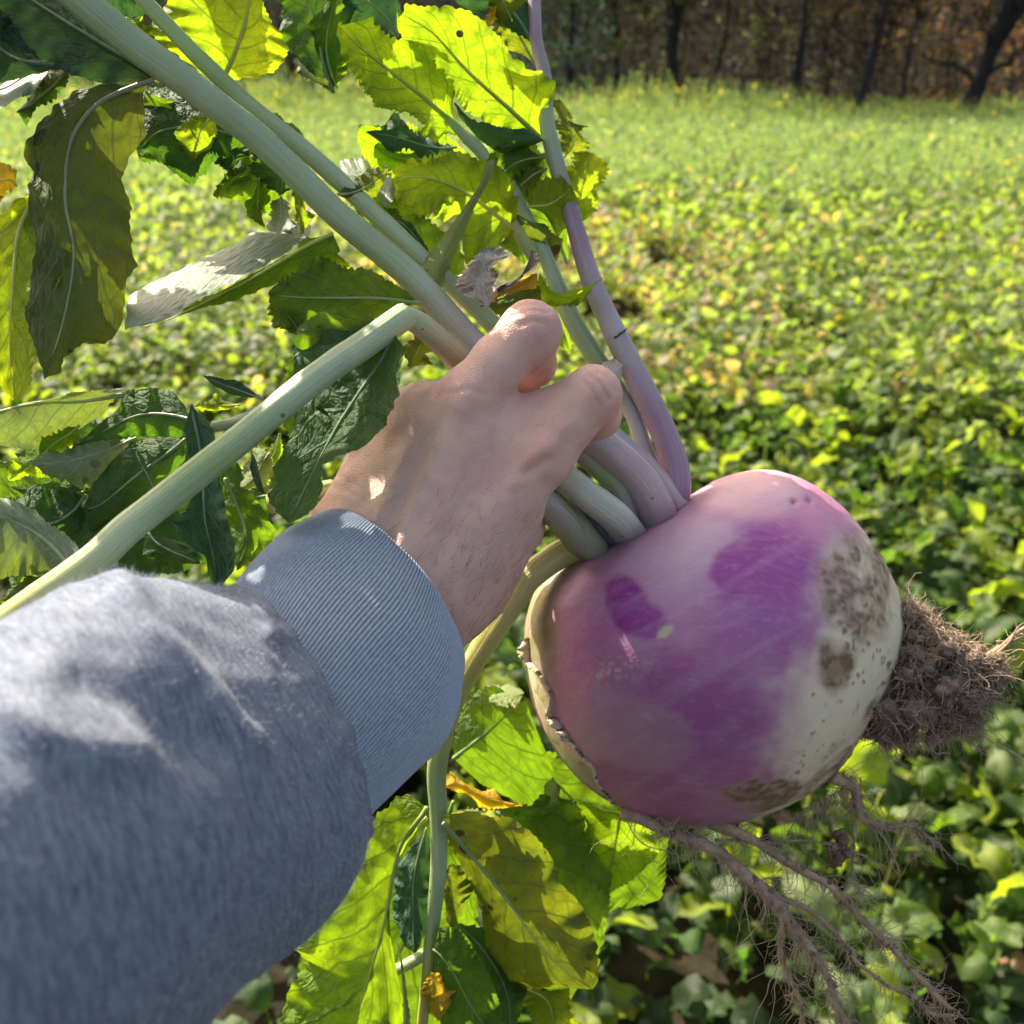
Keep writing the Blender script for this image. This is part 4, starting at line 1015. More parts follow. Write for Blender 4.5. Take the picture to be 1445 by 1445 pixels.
leaf('mid', [(740, 372), (716, 360), (706, 340), (720, 310)], [(740, 372), (758, 352), (746, 330), (720, 310)], .478, .47, rib=1.5)
leaf('sheath', [(612, 404), (586, 380), (618, 342), (650, 300), (676, 262), (686, 228)], [(612, 404), (622, 410), (646, 350), (668, 296), (694, 248), (702, 222), (686, 228)], .410, .43, curl=.012, rib=0, teeth=0, ruffle=.003, lab='narrow pale leaf curling up behind the thick stem')
leaf('yellow', [(688, 244), (686, 228), (692, 216), (700, 214)], [(688, 244), (702, 232), (704, 220), (700, 214)], .434, .436, rib=0, teeth=0)
leaf('olive', [(476, 274), (500, 290), (530, 280), (546, 246), (550, 232)], [(476, 274), (490, 258), (520, 242), (550, 232)], .412, .425, rib=2, teeth=1)
leaf('silver', [(480, 250), (484, 234), (500, 232), (530, 236), (566, 244)], [(480, 250), (510, 262), (540, 286), (552, 270), (566, 244)], .44, .445, rib=1, teeth=5, tilt=-.015)
leaf('bright', [(520, 296), (530, 318), (560, 330), (600, 352)], [(520, 296), (560, 300), (590, 330), (600, 352)], .445, .45, rib=1, teeth=3)
leaf('dark', [(540, 300), (566, 318), (590, 348), (610, 366)], [(540, 300), (580, 314), (596, 340), (610, 366)], .432, .434, rib=1.5, teeth=1)
# dried brown leaf and its yellow rim above the knuckle
leaf('dry', [(690, 432), (668, 424), (648, 404), (652, 388), (672, 362), (684, 350)], [(690, 432), (700, 405), (712, 385), (700, 372), (716, 360), (704, 350), (684, 350)], .414, .418, curl=-.018, ruffle=.014, rib=0, teeth=4, rfreq=5, lab='shrivelled grey-brown dry leaf above the knuckles')
leaf('dry', [(680, 428), (700, 404), (732, 394), (750, 352)], [(680, 428), (716, 404), (752, 380), (764, 372), (760, 358), (750, 352)], .416, .42, curl=-.016, ruffle=.01, rib=0, teeth=4, rfreq=5)
leaf('orange', [(676, 436), (690, 414), (720, 404), (758, 386)], [(676, 436), (700, 420), (736, 412), (762, 404), (758, 386)], .414, .418, rib=0, teeth=3)
leaf('olive', [(680, 432), (716, 412), (760, 400), (764, 412)], [(680, 432), (700, 446), (730, 450), (764, 430), (764, 412)], .432, .436, rib=0, teeth=2)
leaf('bright', [(762, 384), (770, 405), (798, 414), (830, 402), (856, 388)], [(762, 384), (762, 415), (778, 430), (802, 436), (822, 420), (856, 388)], .448, .452, rib=0, teeth=3, curl=-.012, tilt=.015, lab='bright green leaf flap beside the tip of the knuckle')
leaf('bright', [(772, 410), (766, 440), (790, 470), (806, 500)], [(772, 410), (796, 432), (806, 460), (806, 500)], .478, .48, rib=1)
leaf('olive', [(700, 436), (708, 460), (740, 468), (760, 440)], [(700, 436), (720, 430), (760, 440)], .45, .45, rib=1)
leaf('dry', [(840, 522), (850, 512), (866, 506), (880, 514)], [(840, 522), (856, 534), (874, 540), (880, 514)], .446, .452, rib=0, teeth=2, ruffle=.003)
leaf('mid', [(868, 480), (858, 476), (878, 468), (886, 462)], [(868, 480), (878, 476), (886, 462)], .455, .455, rib=0, teeth=0)
# below the cuff
leaf('mid', [(640, 1130), (540, 1150), (470, 1250), (430, 1370), (440, 1500)], [(640, 1130), (680, 1240), (690, 1370), (640, 1480), (440, 1500)], .485, .47, rib=3, teeth=6)
leaf('mid', [(690, 1130), (690, 1240), (740, 1350), (800, 1420)], [(690, 1130), (800, 1130), (860, 1240), (850, 1360), (800, 1420)], .51, .50, rib=3, teeth=6)
leaf('mid', [(740, 1060), (770, 1190), (850, 1280), (930, 1270)], [(740, 1060), (850, 1080), (940, 1170), (930, 1270)], .545, .535, rib=3, teeth=6)
leaf('bright', [(604, 1140), (574, 1120), (536, 1160), (498, 1202), (476, 1258), (448, 1300), (412, 1338), (432, 1356), (414, 1398), (402, 1440), (408, 1490)],
     [(604, 1140), (590, 1166), (563, 1208), (546, 1250), (543, 1298), (552, 1330), (562, 1380), (576, 1430), (560, 1500), (408, 1490)], .442, .425, curl=.012, tilt=-.012, rib=4, teeth=4, mid=[(604, 1140), (565, 1196), (545, 1290), (518, 1388), (480, 1500)], ruffle=.009, lab='long drooping green leaf below the cuff')
leaf('blue', [(602, 1168), (576, 1194), (552, 1244), (556, 1290), (566, 1336), (586, 1346)], [(602, 1168), (608, 1200), (608, 1250), (612, 1292), (600, 1320), (586, 1346)], .448, .44, rib=2, teeth=2)
leaf('sheath', [(560, 1326), (566, 1370), (570, 1445), (566, 1480)], [(560, 1326), (572, 1370), (580, 1445), (566, 1480)], .436, .43, rib=0, teeth=1)
leaf('olive', [(626, 1150), (632, 1190), (664, 1250), (684, 1310), (690, 1350), (712, 1390), (744, 1400), (800, 1400), (836, 1396)],
     [(626, 1150), (660, 1148), (726, 1160), (778, 1208), (796, 1258), (826, 1294), (842, 1330), (842, 1384), (836, 1396)], .45, .44, curl=.010, tilt=-.006, rib=4, teeth=3, tfreq=8, mid=[(626, 1160), (684, 1229), (722, 1278), (776, 1350), (836, 1396)], holes=1, lab='broad olive leaf hanging below the bulb')
leaf('sheath', [(636, 1148), (660, 1140), (700, 1150), (752, 1192)], [(636, 1148), (680, 1162), (716, 1172), (752, 1192)], .444, .44, rib=0, teeth=3, tilt=.012)
leaf('orange', [(626, 1110), (636, 1092), (680, 1112), (710, 1128), (738, 1136)], [(626, 1110), (650, 1116), (684, 1144), (712, 1144), (738, 1136)], .46, .465, rib=0, teeth=4)
leaf('mid', [(612, 1340), (620, 1312), (648, 1312), (684, 1356), (706, 1420), (712, 1480)], [(612, 1340), (606, 1380), (620, 1430), (640, 1470), (712, 1480)], .446, .43, rib=2, teeth=3)
leaf('orange', [(608, 1372), (600, 1400), (606, 1436), (622, 1440)], [(608, 1372), (622, 1376), (640, 1400), (622, 1440)], .438, .434, rib=0, teeth=3)
leaf('olive', [(628, 1230), (640, 1210), (664, 1260), (640, 1320)], [(628, 1230), (622, 1260), (624, 1300), (640, 1320)], .455, .45, rib=1)
leaf('mid', [(640, 1070), (640, 1020), (662, 980), (700, 966), (740, 985)], [(640, 1070), (680, 1110), (740, 1136), (782, 1164), (792, 1110), (770, 1060), (740, 985)], .50, .505, curl=.01, rib=4, teeth=2, mid=[(640, 1070), (690, 1030), (740, 985)], ruffle=.004, lab='wide green leaf behind the bulb beside the cuff')
leaf('sheath', [(690, 990), (692, 972), (714, 964), (740, 978)], [(690, 990), (712, 1004), (734, 996), (740, 978)], .492, .494, rib=0, teeth=3, tilt=-.01)
leaf('mid', [(812, 1130), (760, 1120), (742, 1150), (770, 1196), (800, 1240)], [(812, 1130), (830, 1160), (826, 1210), (800, 1240)], .512, .51, rib=2, teeth=2)
leaf('bright', [(880, 1150), (820, 1126), (812, 1180), (822, 1230), (860, 1262)], [(880, 1150), (922, 1168), (930, 1204), (904, 1240), (860, 1262)], .52, .515, rib=3, teeth=3, curl=.01)
leaf('sheath', [(780, 1096), (768, 1110), (766, 1146), (774, 1150)], [(780, 1096), (794, 1110), (790, 1130), (774, 1150)], .505, .505, rib=0, teeth=1, tilt=-.01)
leaf('yellow', [(744, 1396), (750, 1420), (756, 1470)], [(744, 1396), (800, 1396), (806, 1425), (816, 1450), (756, 1470)], .462, .46, rib=1.5, teeth=4)
leaf('dark', [(640, 1300), (660, 1330), (700, 1400), (720, 1480)], [(640, 1300), (690, 1320), (740, 1400), (720, 1480)], .475, .47, rib=2)
# small green flaps near the leaf stalks at the hand
leaf('mid', [(444, 575), (452, 572), (462, 582), (466, 590)], [(444, 575), (452, 582), (466, 590)], .338, .336, rib=0, teeth=0)
stem([(302, 602, .375, 8), (330, 597, .372, 8), (356, 586, .365, 8), (380, 570, .36, 7)], [GRN, PALE], n=24)
stem([(618, 156, .462, 4), (640, 176, .46, 6), (660, 196, .458, 8), (680, 216, .458, 9), (692, 240, .46, 8), (706, 276, .462, 8), (726, 318, .462, 8), (752, 360, .466, 10)], [GRN, BLOOM, YEL, GRN], n=30)
stem([(380, 712, .385, 14), (420, 700, .392, 14), (470, 690, .40, 14)], [YEL, GRN], n=20)
stem([(70, 720, .40, 6), (110, 712, .40, 6), (160, 704, .40, 6)], [YEL, YEL], n=20)
stem([(601, 1153, .441, 4), (580, 1180, .441, 4), (563, 1206, .44, 4)], [YEL, GRN], n=14)
stem([(552, 1372, .447, 7), (580, 1358, .446, 8), (608, 1340, .446, 8)], [PALE, GRN], n=14)
stem([(-10, 886, .33, 10), (30, 862, .335, 9), (60, 845, .34, 8)], [YEL, YEL], n=14)
# unseen extra leaves of the plant, added past the frame to shade the hand
def shading_foliage():
    r = np.random.default_rng(17)
    spots = [(410, -150, .395), (480, -40 - 150, .40), (250, -120, .42), (90, -150, .38), (330, -260, .43), (150, -300, .39), (-80, -60, .36), (-120, -220, .35), (-140, 120, .36), (-150, 330, .37), (-160, 520, .36), (880, -190, .50), (560, -330, .46)]
    for i, (x, y, d) in enumerate(spots):
        a = r.uniform(-2.4, -.7); Lg = r.uniform(180, 250); w = Lg * r.uniform(.28, .4)
        dx, dy = math.cos(a), math.sin(a); nx, ny = -dy, dx
        b = (x - dx * Lg * .5, y - dy * Lg * .5); pt = lambda t, s: (b[0] + dx * Lg * t + nx * w * s, b[1] + dy * Lg * t + ny * w * s)
        Lm = [pt(0, 0), pt(.2, .25), pt(.45, .8), pt(.7, 1), pt(.9, .7), pt(1, 0)]; Rm = [pt(0, 0), pt(.2, -.25), pt(.45, -.8), pt(.7, -1), pt(.9, -.7), pt(1, 0)]
        leaf(['mid', 'dark', 'bright', 'mid', 'olive'][i % 5], Lm, Rm, d + .01, d - .015, curl=r.uniform(-.012, .012), tilt=r.uniform(-.03, .03), rib=3, teeth=5)
shading_foliage()

# --- roots and the soil they hold -------------------------------------------
def walk(r, p0, dirv, L, n, bend, grav=.0):
    P = [A(p0)]; d = A(dirv) / np.linalg.norm(dirv); s = L / n
    for i in range(n):
        d = d + r.normal(0, bend, 3) + A([0, 0, -grav]); d /= np.linalg.norm(d); P.append(P[-1] + d * s)
    return A(P)

def roots():
    r = np.random.default_rng(9)
    RC = {'main': (.42, .30, .195), 'pink': (.45, .31, .23), 'pale': (.40, .31, .20)}
    mains = [
     ([(1270, 925, .47, 40), (1310, 935, .468, 30), (1350, 935, .466, 16), (1385, 930, .464, 9), (1410, 916, .463, 7), (1432, 895, .462, 6), (1470, 872, .462, 4)], 'pale'),
     ([(880, 1146, .455, 15), (930, 1170, .45, 13), (985, 1190, .448, 13), (1030, 1215, .446, 14), (1070, 1250, .445, 16), (1105, 1290, .445, 14), (1135, 1325, .446, 11), (1160, 1365, .447, 9), (1178, 1410, .448, 9), (1200, 1460, .449, 8)], 'pink'),
     ([(1000, 1160, .458, 15), (1050, 1180, .454, 12), (1100, 1210, .452, 11), (1160, 1240, .45, 9), (1205, 1285, .449, 8), (1250, 1330, .449, 7), (1290, 1372, .45, 6.5), (1322, 1408, .45, 6), (1340, 1424, .45, 4)], 'main'),
     ([(1090, 1262, .446, 8), (1140, 1285, .448, 6), (1175, 1310, .449, 5), (1200, 1345, .45, 4.5), (1235, 1380, .452, 4), (1290, 1410, .453, 4), (1318, 1432, .454, 3.5), (1345, 1432, .454, 2)], 'main'),
     ([(1108, 1300, .45, 7), (1098, 1330, .452, 6), (1110, 1370, .453, 5.5), (1124, 1400, .454, 5), (1134, 1450, .455, 5)], 'main'),
     ([(1175, 1095, .468, 16), (1205, 1112, .467, 12), (1216, 1150, .466, 9), (1250, 1165, .465, 6), (1285, 1165, .465, 3.5), (1324, 1192, .465, 1.6)], 'main'),
     ([(1206, 1165, .467, 3.5), (1204, 1200, .467, 3.2), (1206, 1235, .467, 3), (1220, 1262, .468, 2.6), (1236, 1288, .468, 1.6)], 'pale'),
     ([(1010, 1185, .452, 3.5), (1080, 1188, .46, 3), (1150, 1186, .464, 2.6), (1200, 1200, .466, 2.3), (1250, 1224, .468, 1.6)], 'pale'),
     ([(1232, 1160, .466, 2), (1255, 1195, .466, 1.8), (1268, 1232, .466, 1.2)], 'pale'),
     ([(1378, 1028, .47, 2.6), (1410, 1048, .472, 2.4), (1460, 1080, .474, 2)], 'main'),
     ([(1405, 905, .464, 3), (1425, 905, .463, 2.6), (1450, 896, .462, 2)], 'pale'),
     ([(1384, 935, .462, 3), (1412, 918, .46, 3), (1434, 888, .459, 2.4), (1446, 878, .459, 1.2)], 'pale'),
     ([(880, 1152, .452, 1.6), (900, 1185, .45, 1.4), (960, 1208, .45, 1.2), (1000, 1232, .45, .8)], 'main'),
     ([(1196, 1240, .452, 2), (1232, 1265, .452, 1.6), (1240, 1254, .452, 1.2), (1244, 1244, .452, .8)], 'pale'),
    ]
    spines = []
    for pts, cn in mains:
        Q = catmull(pts, 60); P = PW(Q[:, 0], Q[:, 1], Q[:, 2]); R = Q[:, 3] * Q[:, 2] / F * .60
        P = P + .0012 * np.stack([noise3(P * 90, k) for k in range(3)], -1)
        R = R * (1 + .16 * fbm(P * 110, 3, 5))
        V, Fc = tube_vf(P, R, 14, wob=.14, seed=4)
        c = A(RC[cn]) * (1 + .35 * fbm(V * 110, 3, 2))[:, None]
        mesh('root', V, Fc, M_ROOT, PLANT, col=np.clip(c, .03, 1)); spines.append((P, R))
    # fine root hairs along the main roots
    parts = []
    for (P, R), cnt in zip(spines, [0, 700, 420, 200, 140, 320, 50, 40, 20, 4, 10, 10, 4, 6]):
        for k in range(cnt):
            i = r.integers(2, 58); a = r.normal(size=3); t = P[i + 1] - P[i]; a -= t * (a @ t) / (t @ t); a /= np.linalg.norm(a)
            L = r.gamma(2, .0050) if r.random() < .85 else r.uniform(.012, .04)
            W_ = walk(r, P[i] + a * R[i] * .7, a + t / np.linalg.norm(t) * .8, L, 7, .38, .12)
            parts.append(tube_vf(W_, np.linspace(1, .35, 8) * r.uniform(.00012, .00028), 4, cap=False))
    # hairs hanging from the underside of the bulb
    for k in range(150):
        x = r.uniform(1120, 1215); y = 1150 - (x - 1120) * .55
        W_ = walk(r, PW(x, y, .468 + r.normal(0, .006)), A([.2, 0, -1]) + r.normal(0, .4, 3), r.uniform(.008, .03), 9, .3, .15)
        parts.append(tube_vf(W_, np.linspace(1, .35, 10) * r.uniform(.00012, .00025), 4, cap=False))
    V, Fc = join(parts)
    tag(mesh('root_hair', V, Fc, M_ROOT, PLANT, col=np.tile(A([.46, .35, .24]), (len(V), 1))), kind='stuff')
    # soil clump matted with rootlets on the right: a knobbly core under thousands of fibres
    POLY = A([(1282, 852), (1300, 862), (1318, 885), (1340, 895), (1368, 912), (1400, 924), (1414, 938), (1404, 975), (1380, 1005), (1372, 1030), (1340, 1038), (1306, 1050), (1270, 1042), (1235, 1050), (1222, 1030), (1250, 960), (1272, 900)])
    def inside(x, y):
        c = False; j = len(POLY) - 1
        for i in range(len(POLY)):
            xi, yi = POLY[i]; xj, yj = POLY[j]
            if (yi > y) != (yj > y) and x < (xj - xi) * (y - yi) / (yj - yi) + xi: c = not c
            j = i
        return c
    cores, parts = [], []
    bm = bmesh.new(); bmesh.ops.create_icosphere(bm, subdivisions=3, radius=1)
    SV = A([v.co[:] for v in bm.verts]); SF = A([[v.index for v in f.verts] for f in bm.faces]).astype(int); bm.free()
    ctr = []
    while len(ctr) < 190:
        x, y = r.uniform(1222, 1414), r.uniform(852, 1050)
        if inside(x, y): ctr.append((x, y))
    for x, y in ctr:
        edge = min(np.hypot(*(POLY - A([x, y])).T).min(), 60) / 60
        rad = .0022 + .0042 * edge
        c = PW(x, y, .468 + r.normal(0, .010) * (.4 + edge))
        v = SV * (1 + .55 * fbm(SV * 2.6 + r.random() * 50, 3, 3))[:, None] * rad
        cores.append((v + c, SF))
        for k in range(44):
            n = r.normal(size=3); n /= np.linalg.norm(n)
            L = r.gamma(2, .0040)
            W_ = walk(r, c + n * rad * r.uniform(.85, 1.1), n * .45 + r.normal(0, .7, 3), L, 6, .5, .1)
            parts.append(tube_vf(W_, np.linspace(1, .4, 7) * r.uniform(.00012, .0003), 4, cap=False))
    V, Fc = join(cores)
    mesh('soil_clump', V, Fc, M_ROOT, PLANT, col=np.clip(A([.19, .14, .11]) * (1 + .5 * fbm(V * 200, 3, 8))[:, None], .02, 1))
    V, Fc = join(parts)
    tag(mesh('rootlet_mat', V, Fc, M_ROOT, PLANT, col=np.clip(A([.42, .31, .22]) * (1 + .5 * noise3(V * 150, 9))[:, None], .03, 1)), kind='stuff')
    # crumbs of soil on the lower roots
    cores = []
    for (P, R), cnt in zip(spines, [0, 110, 60, 20, 10, 60, 0, 0, 0, 0, 0, 0, 0, 0]):
        for k in range(cnt):
            i = r.integers(4, 52); n = r.normal(size=3); n /= np.linalg.norm(n); rad = min(r.gamma(2, .00038), .0013)
            v = SV * (1 + .5 * fbm(SV * 2 + r.random() * 50, 2, 3))[:, None] * rad * r.uniform(.5, 1.5, 3)
            cores.append((v + P[i] + n * R[i], SF))
    c0 = PW(1184, 1195, .466)
    for k in range(16):
        v = SV * (1 + .4 * fbm(SV * 2 + r.random() * 50, 2, 3))[:, None] * .0026; cores.append((v + c0 + r.normal(0, 1, 3) * A([.002, .002, .006]), SF))
    V, Fc = join(cores)
    tag(mesh('soil_crumbs', V, Fc, M_ROOT, PLANT, col=np.clip(A([.24, .165, .115]) * (1 + .5 * fbm(V * 200, 3, 8))[:, None], .02, 1)), kind='stuff')
roots()

# ------------------------------------------------------------------ the person: left hand and forearm in a sweatshirt sleeve
PERSON = empty('person', PW(560, 800, .375))
tag(PERSON, 'left arm in a heather grey sweatshirt sleeve, bare hand gripping the turnip stems', 'person')

def surface_nets(S, org, h):
    nx, ny, nz = S.shape
    ins = S < 0
    acc = np.zeros((nx - 1, ny - 1, nz - 1, 3)); cnt = np.zeros((nx - 1, ny - 1, nz - 1))
    cs = [(i, j, k) for i in (0, 1) for j in (0, 1) for k in (0, 1)]
    sl = lambda c, X: X[c[0]:nx - 1 + c[0], c[1]:ny - 1 + c[1], c[2]:nz - 1 + c[2]]
    for a in cs:
        for ax in range(3):
            if a[ax]: continue
            b = list(a); b[ax] = 1
            va, vb = sl(a, S), sl(b, S)
            x = (va < 0) != (vb < 0)
            t = np.where(x, va / np.where(x, va - vb, 1), 0)
            for q in range(3):
                acc[..., q] += np.where(x, a[q] + (t if q == ax else 0), 0)
            cnt += x
    act = cnt > 0
    idx = -np.ones(act.shape, int); idx[act] = np.arange(act.sum())
    I = np.argwhere(act)
    V = (I + acc[act] / cnt[act][:, None]) * h + org
    Fs = []
    for ax in range(3):
        o = [q for q in range(3) if q != ax]
        d = np.diff(ins.astype(np.int8), axis=ax)
        E = np.argwhere(d != 0); s = d[d != 0]
        ok = np.all(E[:, o] > 0, axis=1) & np.all(E[:, o] < A(S.shape)[o] - 1, axis=1)
        E, s = E[ok], s[ok]
        def g(da, db):
            c = E.copy(); c[:, o[0]] -= da; c[:, o[1]] -= db
            return idx[c[:, 0], c[:, 1], c[:, 2]]
        q = np.stack([g(0, 0), g(1, 0), g(1, 1), g(0, 1)], -1)
        fl = (s > 0) ^ (ax == 1)
        q[fl] = q[fl][:, ::-1]
        Fs.append(q)
    Fq = np.vstack(Fs)
    return V, Fq[(Fq >= 0).all(1)]

def hand():
    h = .00115
    lo, hi = A([-.105, -.125, .325]), A([.058, .092, .488])
    n = np.ceil((hi - lo) / h).astype(int)
    ax = [np.arange(k, dtype=np.float32) * np.float32(h) + np.float32(l) for k, l in zip(n, lo)]
    X, Y, Z = np.meshgrid(*ax, indexing='ij')
    def cap(p, q):
        a, b = PC(*p[:3]), PC(*q[:3]); ra, rb = p[3] * p[2] / F, q[3] * q[2] / F
        d = b - a; L2 = d @ d
        t = ((X - a[0]) * d[0] + (Y - a[1]) * d[1] + (Z - a[2]) * d[2]) / L2
        t = np.clip(t, 0, 1).astype(np.float32)
        return np.sqrt((X - a[0] - t * d[0]) ** 2 + (Y - a[1] - t * d[1]) ** 2 + (Z - a[2] - t * d[2]) ** 2) - (ra + (rb - ra) * t)
    def smin(a, b, k):
        hh = np.clip(.5 + .5 * (b - a) / k, 0, 1)
        return b + (a - b) * hh - k * hh * (1 - hh)
    def chain(ps, k):
        r = None
        for p, q in zip(ps[:-1], ps[1:]):
            c = cap(p, q); r = c if r is None else smin(r, c, k)
        return r
    S = None
    for p, q in [((436, 895, .380, 62), (494, 768, .384, 60)), ((552, 985, .378, 60), (592, 868, .381, 62)), ((495, 955, .374, 76), (552, 815, .375, 78)),
                 ((596, 850, .381, 60), (765, 642, .374, 42)), ((560, 810, .376, 66), (660, 566, .374, 43)), ((524, 790, .383, 58), (596, 590, .386, 42)), ((484, 766, .388, 52), (546, 626, .398, 44)),
                 ((640, 846, .388, 60), (720, 722, .388, 46)), ((600, 760, .381, 74), (676, 650, .381, 56)), ((700, 604, .380, 40), (768, 580, .378, 26)), ((740, 620, .379, 40), (800, 574, .375, 32))]:
        c = cap(p, q); S = c if S is None else smin(S, c, .010)
    fingers = [
        (chain([(660, 566, .374, 43), (704, 512, .369, 38), (748, 468, .366, 41.5), (750, 512, .396, 33), (722, 552, .436, 27), (696, 574, .445, 22)], .004), .006),
        (chain([(768, 640, .374, 41), (806, 594, .372, 36), (836, 557, .369, 39), (842, 586, .402, 32), (808, 614, .438, 26), (786, 632, .446, 22)], .004), .006),
        (chain([(596, 588, .386, 41), (608, 578, .426, 26), (646, 580, .452, 24), (680, 592, .456, 20)], .004), .011),
        (chain([(552, 622, .403, 32), (566, 604, .44, 25), (606, 622, .464, 20), (640, 640, .462, 17)], .004), .011),
        (chain([(676, 835, .40, 44), (730, 745, .424, 34), (762, 694, .444, 27), (766, 650, .452, 24)], .005), .008)]
    Fg = None
    for f, k in fingers:
        S = smin(S, f, k)
    V, Fq = surface_nets(S, lo, h)
    del S
    # vertex normals from the faces
    def normals(V):
        fn = np.cross(V[Fq[:, 2]] - V[Fq[:, 0]], V[Fq[:, 3]] - V[Fq[:, 1]])
        N = np.zeros_like(V)
        for k in range(4): np.add.at(N, Fq[:, k], fn)
        return N / (np.linalg.norm(N, axis=1, keepdims=True) + 1e-12)
    N = normals(V)
    if np.mean(np.einsum('ij,ij->i', N, V - V.mean(0))) < 0: Fq = Fq[:, ::-1]; N = -N
    px = V[:, 0] / V[:, 2] * F + 722.5; py = -V[:, 1] / V[:, 2] * F + 722.5
    face = sstep(.1, -.3, N[:, 2])
    def seg(P, w):
        P = A(P); best = np.full(len(V), 1e9)
        for a, b in zip(P[:-1], P[1:]):
            d = b - a; t = np.clip(((px - a[0]) * d[0] + (py - a[1]) * d[1]) / (d @ d), 0, 1)
            best = np.minimum(best, np.hypot(px - a[0] - t * d[0], py - a[1] - t * d[1]))
        return np.exp(-(best / w) ** 2)
    def spot(x, y, rx, ry=None, rot=0):
        a = math.radians(rot); ry = ry or rx; u = (px - x) * math.cos(a) + (py - y) * math.sin(a); v = -(px - x) * math.sin(a) + (py - y) * math.cos(a)
        return np.exp(-(u / rx) ** 2 - (v / ry) ** 2)
    D = np.zeros(len(V))
    D += .0016 * seg([(648, 580), (622, 630), (592, 700), (566, 770), (556, 810)], 13)       # middle tendon
    D += .0009 * seg([(752, 650), (706, 700), (650, 770), (610, 830)], 15)                   # index tendon
    D += .0010 * seg([(596, 590), (566, 660), (530, 740)], 12)                               # ring tendon
    D -= .0016 * seg([(690, 640), (650, 720), (612, 790)], 26)                               # hollows between them
    D -= .0014 * seg([(606, 620), (574, 690), (545, 760)], 14)
    D += .0016 * spot(772, 630, 24, 16, -40) + .0012 * spot(792, 604, 12, 14)
    D -= .0014 * seg([(742, 668), (768, 648)], 8)
    D += .0020 * spot(655, 556, 24)
    D += .0010 * spot(838, 548, 20) + .0008 * spot(760, 450, 24)
    D -= .0008 * seg([(735, 580), (768, 556)], 16)                                            # web between the two fingers
    # creases over the bent joints
    for P in ([(722, 446), (745, 437), (775, 440)], [(726, 434), (750, 429), (772, 432)], [(734, 458), (752, 452), (770, 455)],
              [(832, 528), (848, 540), (860, 562)], [(824, 534), (838, 548), (848, 570)], [(838, 522), (856, 532), (868, 552)],
              [(640, 556), (662, 548), (684, 556)], [(566, 540), (580, 546), (596, 545)]):
        D -= .0008 * seg(P, 4.0)
    for i in range(7):                                                                        # wrist folds
        x0 = 470 + 14 * i; y0 = 655 + 22 * i
        D -= .0003 * seg([(x0 - 22, y0 + 6), (x0 + 20, y0 + 22), (x0 + 60, y0 + 50)], 4.5) * sstep(0, 1, 1.0)
    D += .0006 * noise3(V * 90, 3) + .00022 * noise3(V * 260, 4)
    V = V + N * (D * face)[:, None]
    # skin colour: pinker joints, paler tendon crests, faint veins
    c = np.tile(A([.70, .44, .36]), (len(V), 1))
    def bl(col, w):
        nonlocal c
        w = np.clip(w, 0, 1)[:, None]; c = c * (1 - w) + A(col) * w
    nn = fbm(V * 60, 3, 6)
    bl((.58, .32, .28), sstep(.0, .8, nn) * .5)
    bl((.64, .43, .35), sstep(.1, .9, -nn) * .5)
    bl((.60, .30, .26), spot(772, 640, 34, 26, -40) * .55 + spot(790, 596, 26, 22) * .35)
    bl((.58, .30, .27), spot(660, 560, 34) * .35 + spot(760, 470, 30) * .45 + spot(850, 560, 24) * .4)
    bl((.60, .29, .22), seg([(748, 660), (780, 640)], 7) * .6)
    bl((.64, .48, .36), seg([(630, 610), (610, 650), (590, 700), (570, 750)], 9) * .55)
    bl((.64, .46, .36), spot(640, 590, 30, 20) * .3 + spot(810, 540, 24, 12, -40) * .4 + spot(720, 480, 20, 30, 40) * .4)
    bl((.46, .31, .31), (seg([(700, 600), (690, 660), (640, 720), (610, 800)], 8) * .28 + seg([(590, 600), (560, 700), (520, 760)], 10) * .32 + seg([(740, 720), (690, 800), (640, 860)], 9) * .2))
    for P in ([(722, 446), (745, 437), (775, 440)], [(734, 460), (752, 453), (772, 457)], [(832, 528), (848, 540), (860, 562)], [(822, 536), (837, 549), (847, 572)]):
        bl((.46, .24, .20), seg(P, 3.4) * .55)
    bl((.60, .33, .28), sstep(-.1, .5, fbm(V * 140, 3, 12)) * .22)
    bl((.62, .32, .26), sstep(.2, .7, -N[:, 1]) * sstep(500, 540, py) * sstep(600, 560, py) * sstep(740, 770, px) * .5)  # undersides of the bent fingers reddened, their shadow put into skin colour
    bl((.60, .37, .29), sstep(780, 900, py) * .5)
    return V, Fq, c, N, px, py
HV, HF, HC, HN, hpx, hpy = hand()
HANDOB = mesh('hand', C2W(HV), HF, M_SKIN, PERSON, col=HC)

def arm_hair():
    r = np.random.default_rng(4); parts = []
    w = np.exp(-((hpx - 660) / 70) ** 2 - ((hpy - 840) / 110) ** 2) + .25 * np.exp(-((hpx - 560) / 60) ** 2 - ((hpy - 720) / 90) ** 2)
    w *= (HN[:, 2] < 0.1); w /= w.sum()
    for i in r.choice(len(HV), 230, p=w):
        d = A([.45, .9, 0]) + r.normal(0, .35, 3); n = HN[i]; d -= n * (d @ n); d = d / np.linalg.norm(d) + n * r.uniform(.15, .5)
        L = r.uniform(.003, .009)
        P = np.stack([HV[i] + d * L * s + n * (-.25 * s * s * L) for s in np.linspace(0, 1, 5)])
        parts.append(tube_vf(C2W(P), np.linspace(1, .3, 5) * .00005, 3, cap=False))
    return join(parts)
V, Fc = arm_hair()
tag(mesh('arm_hair', V, Fc, M_ROOT, PERSON, col=np.tile(A([.13, .075, .045]), (len(V), 1))), kind='stuff')

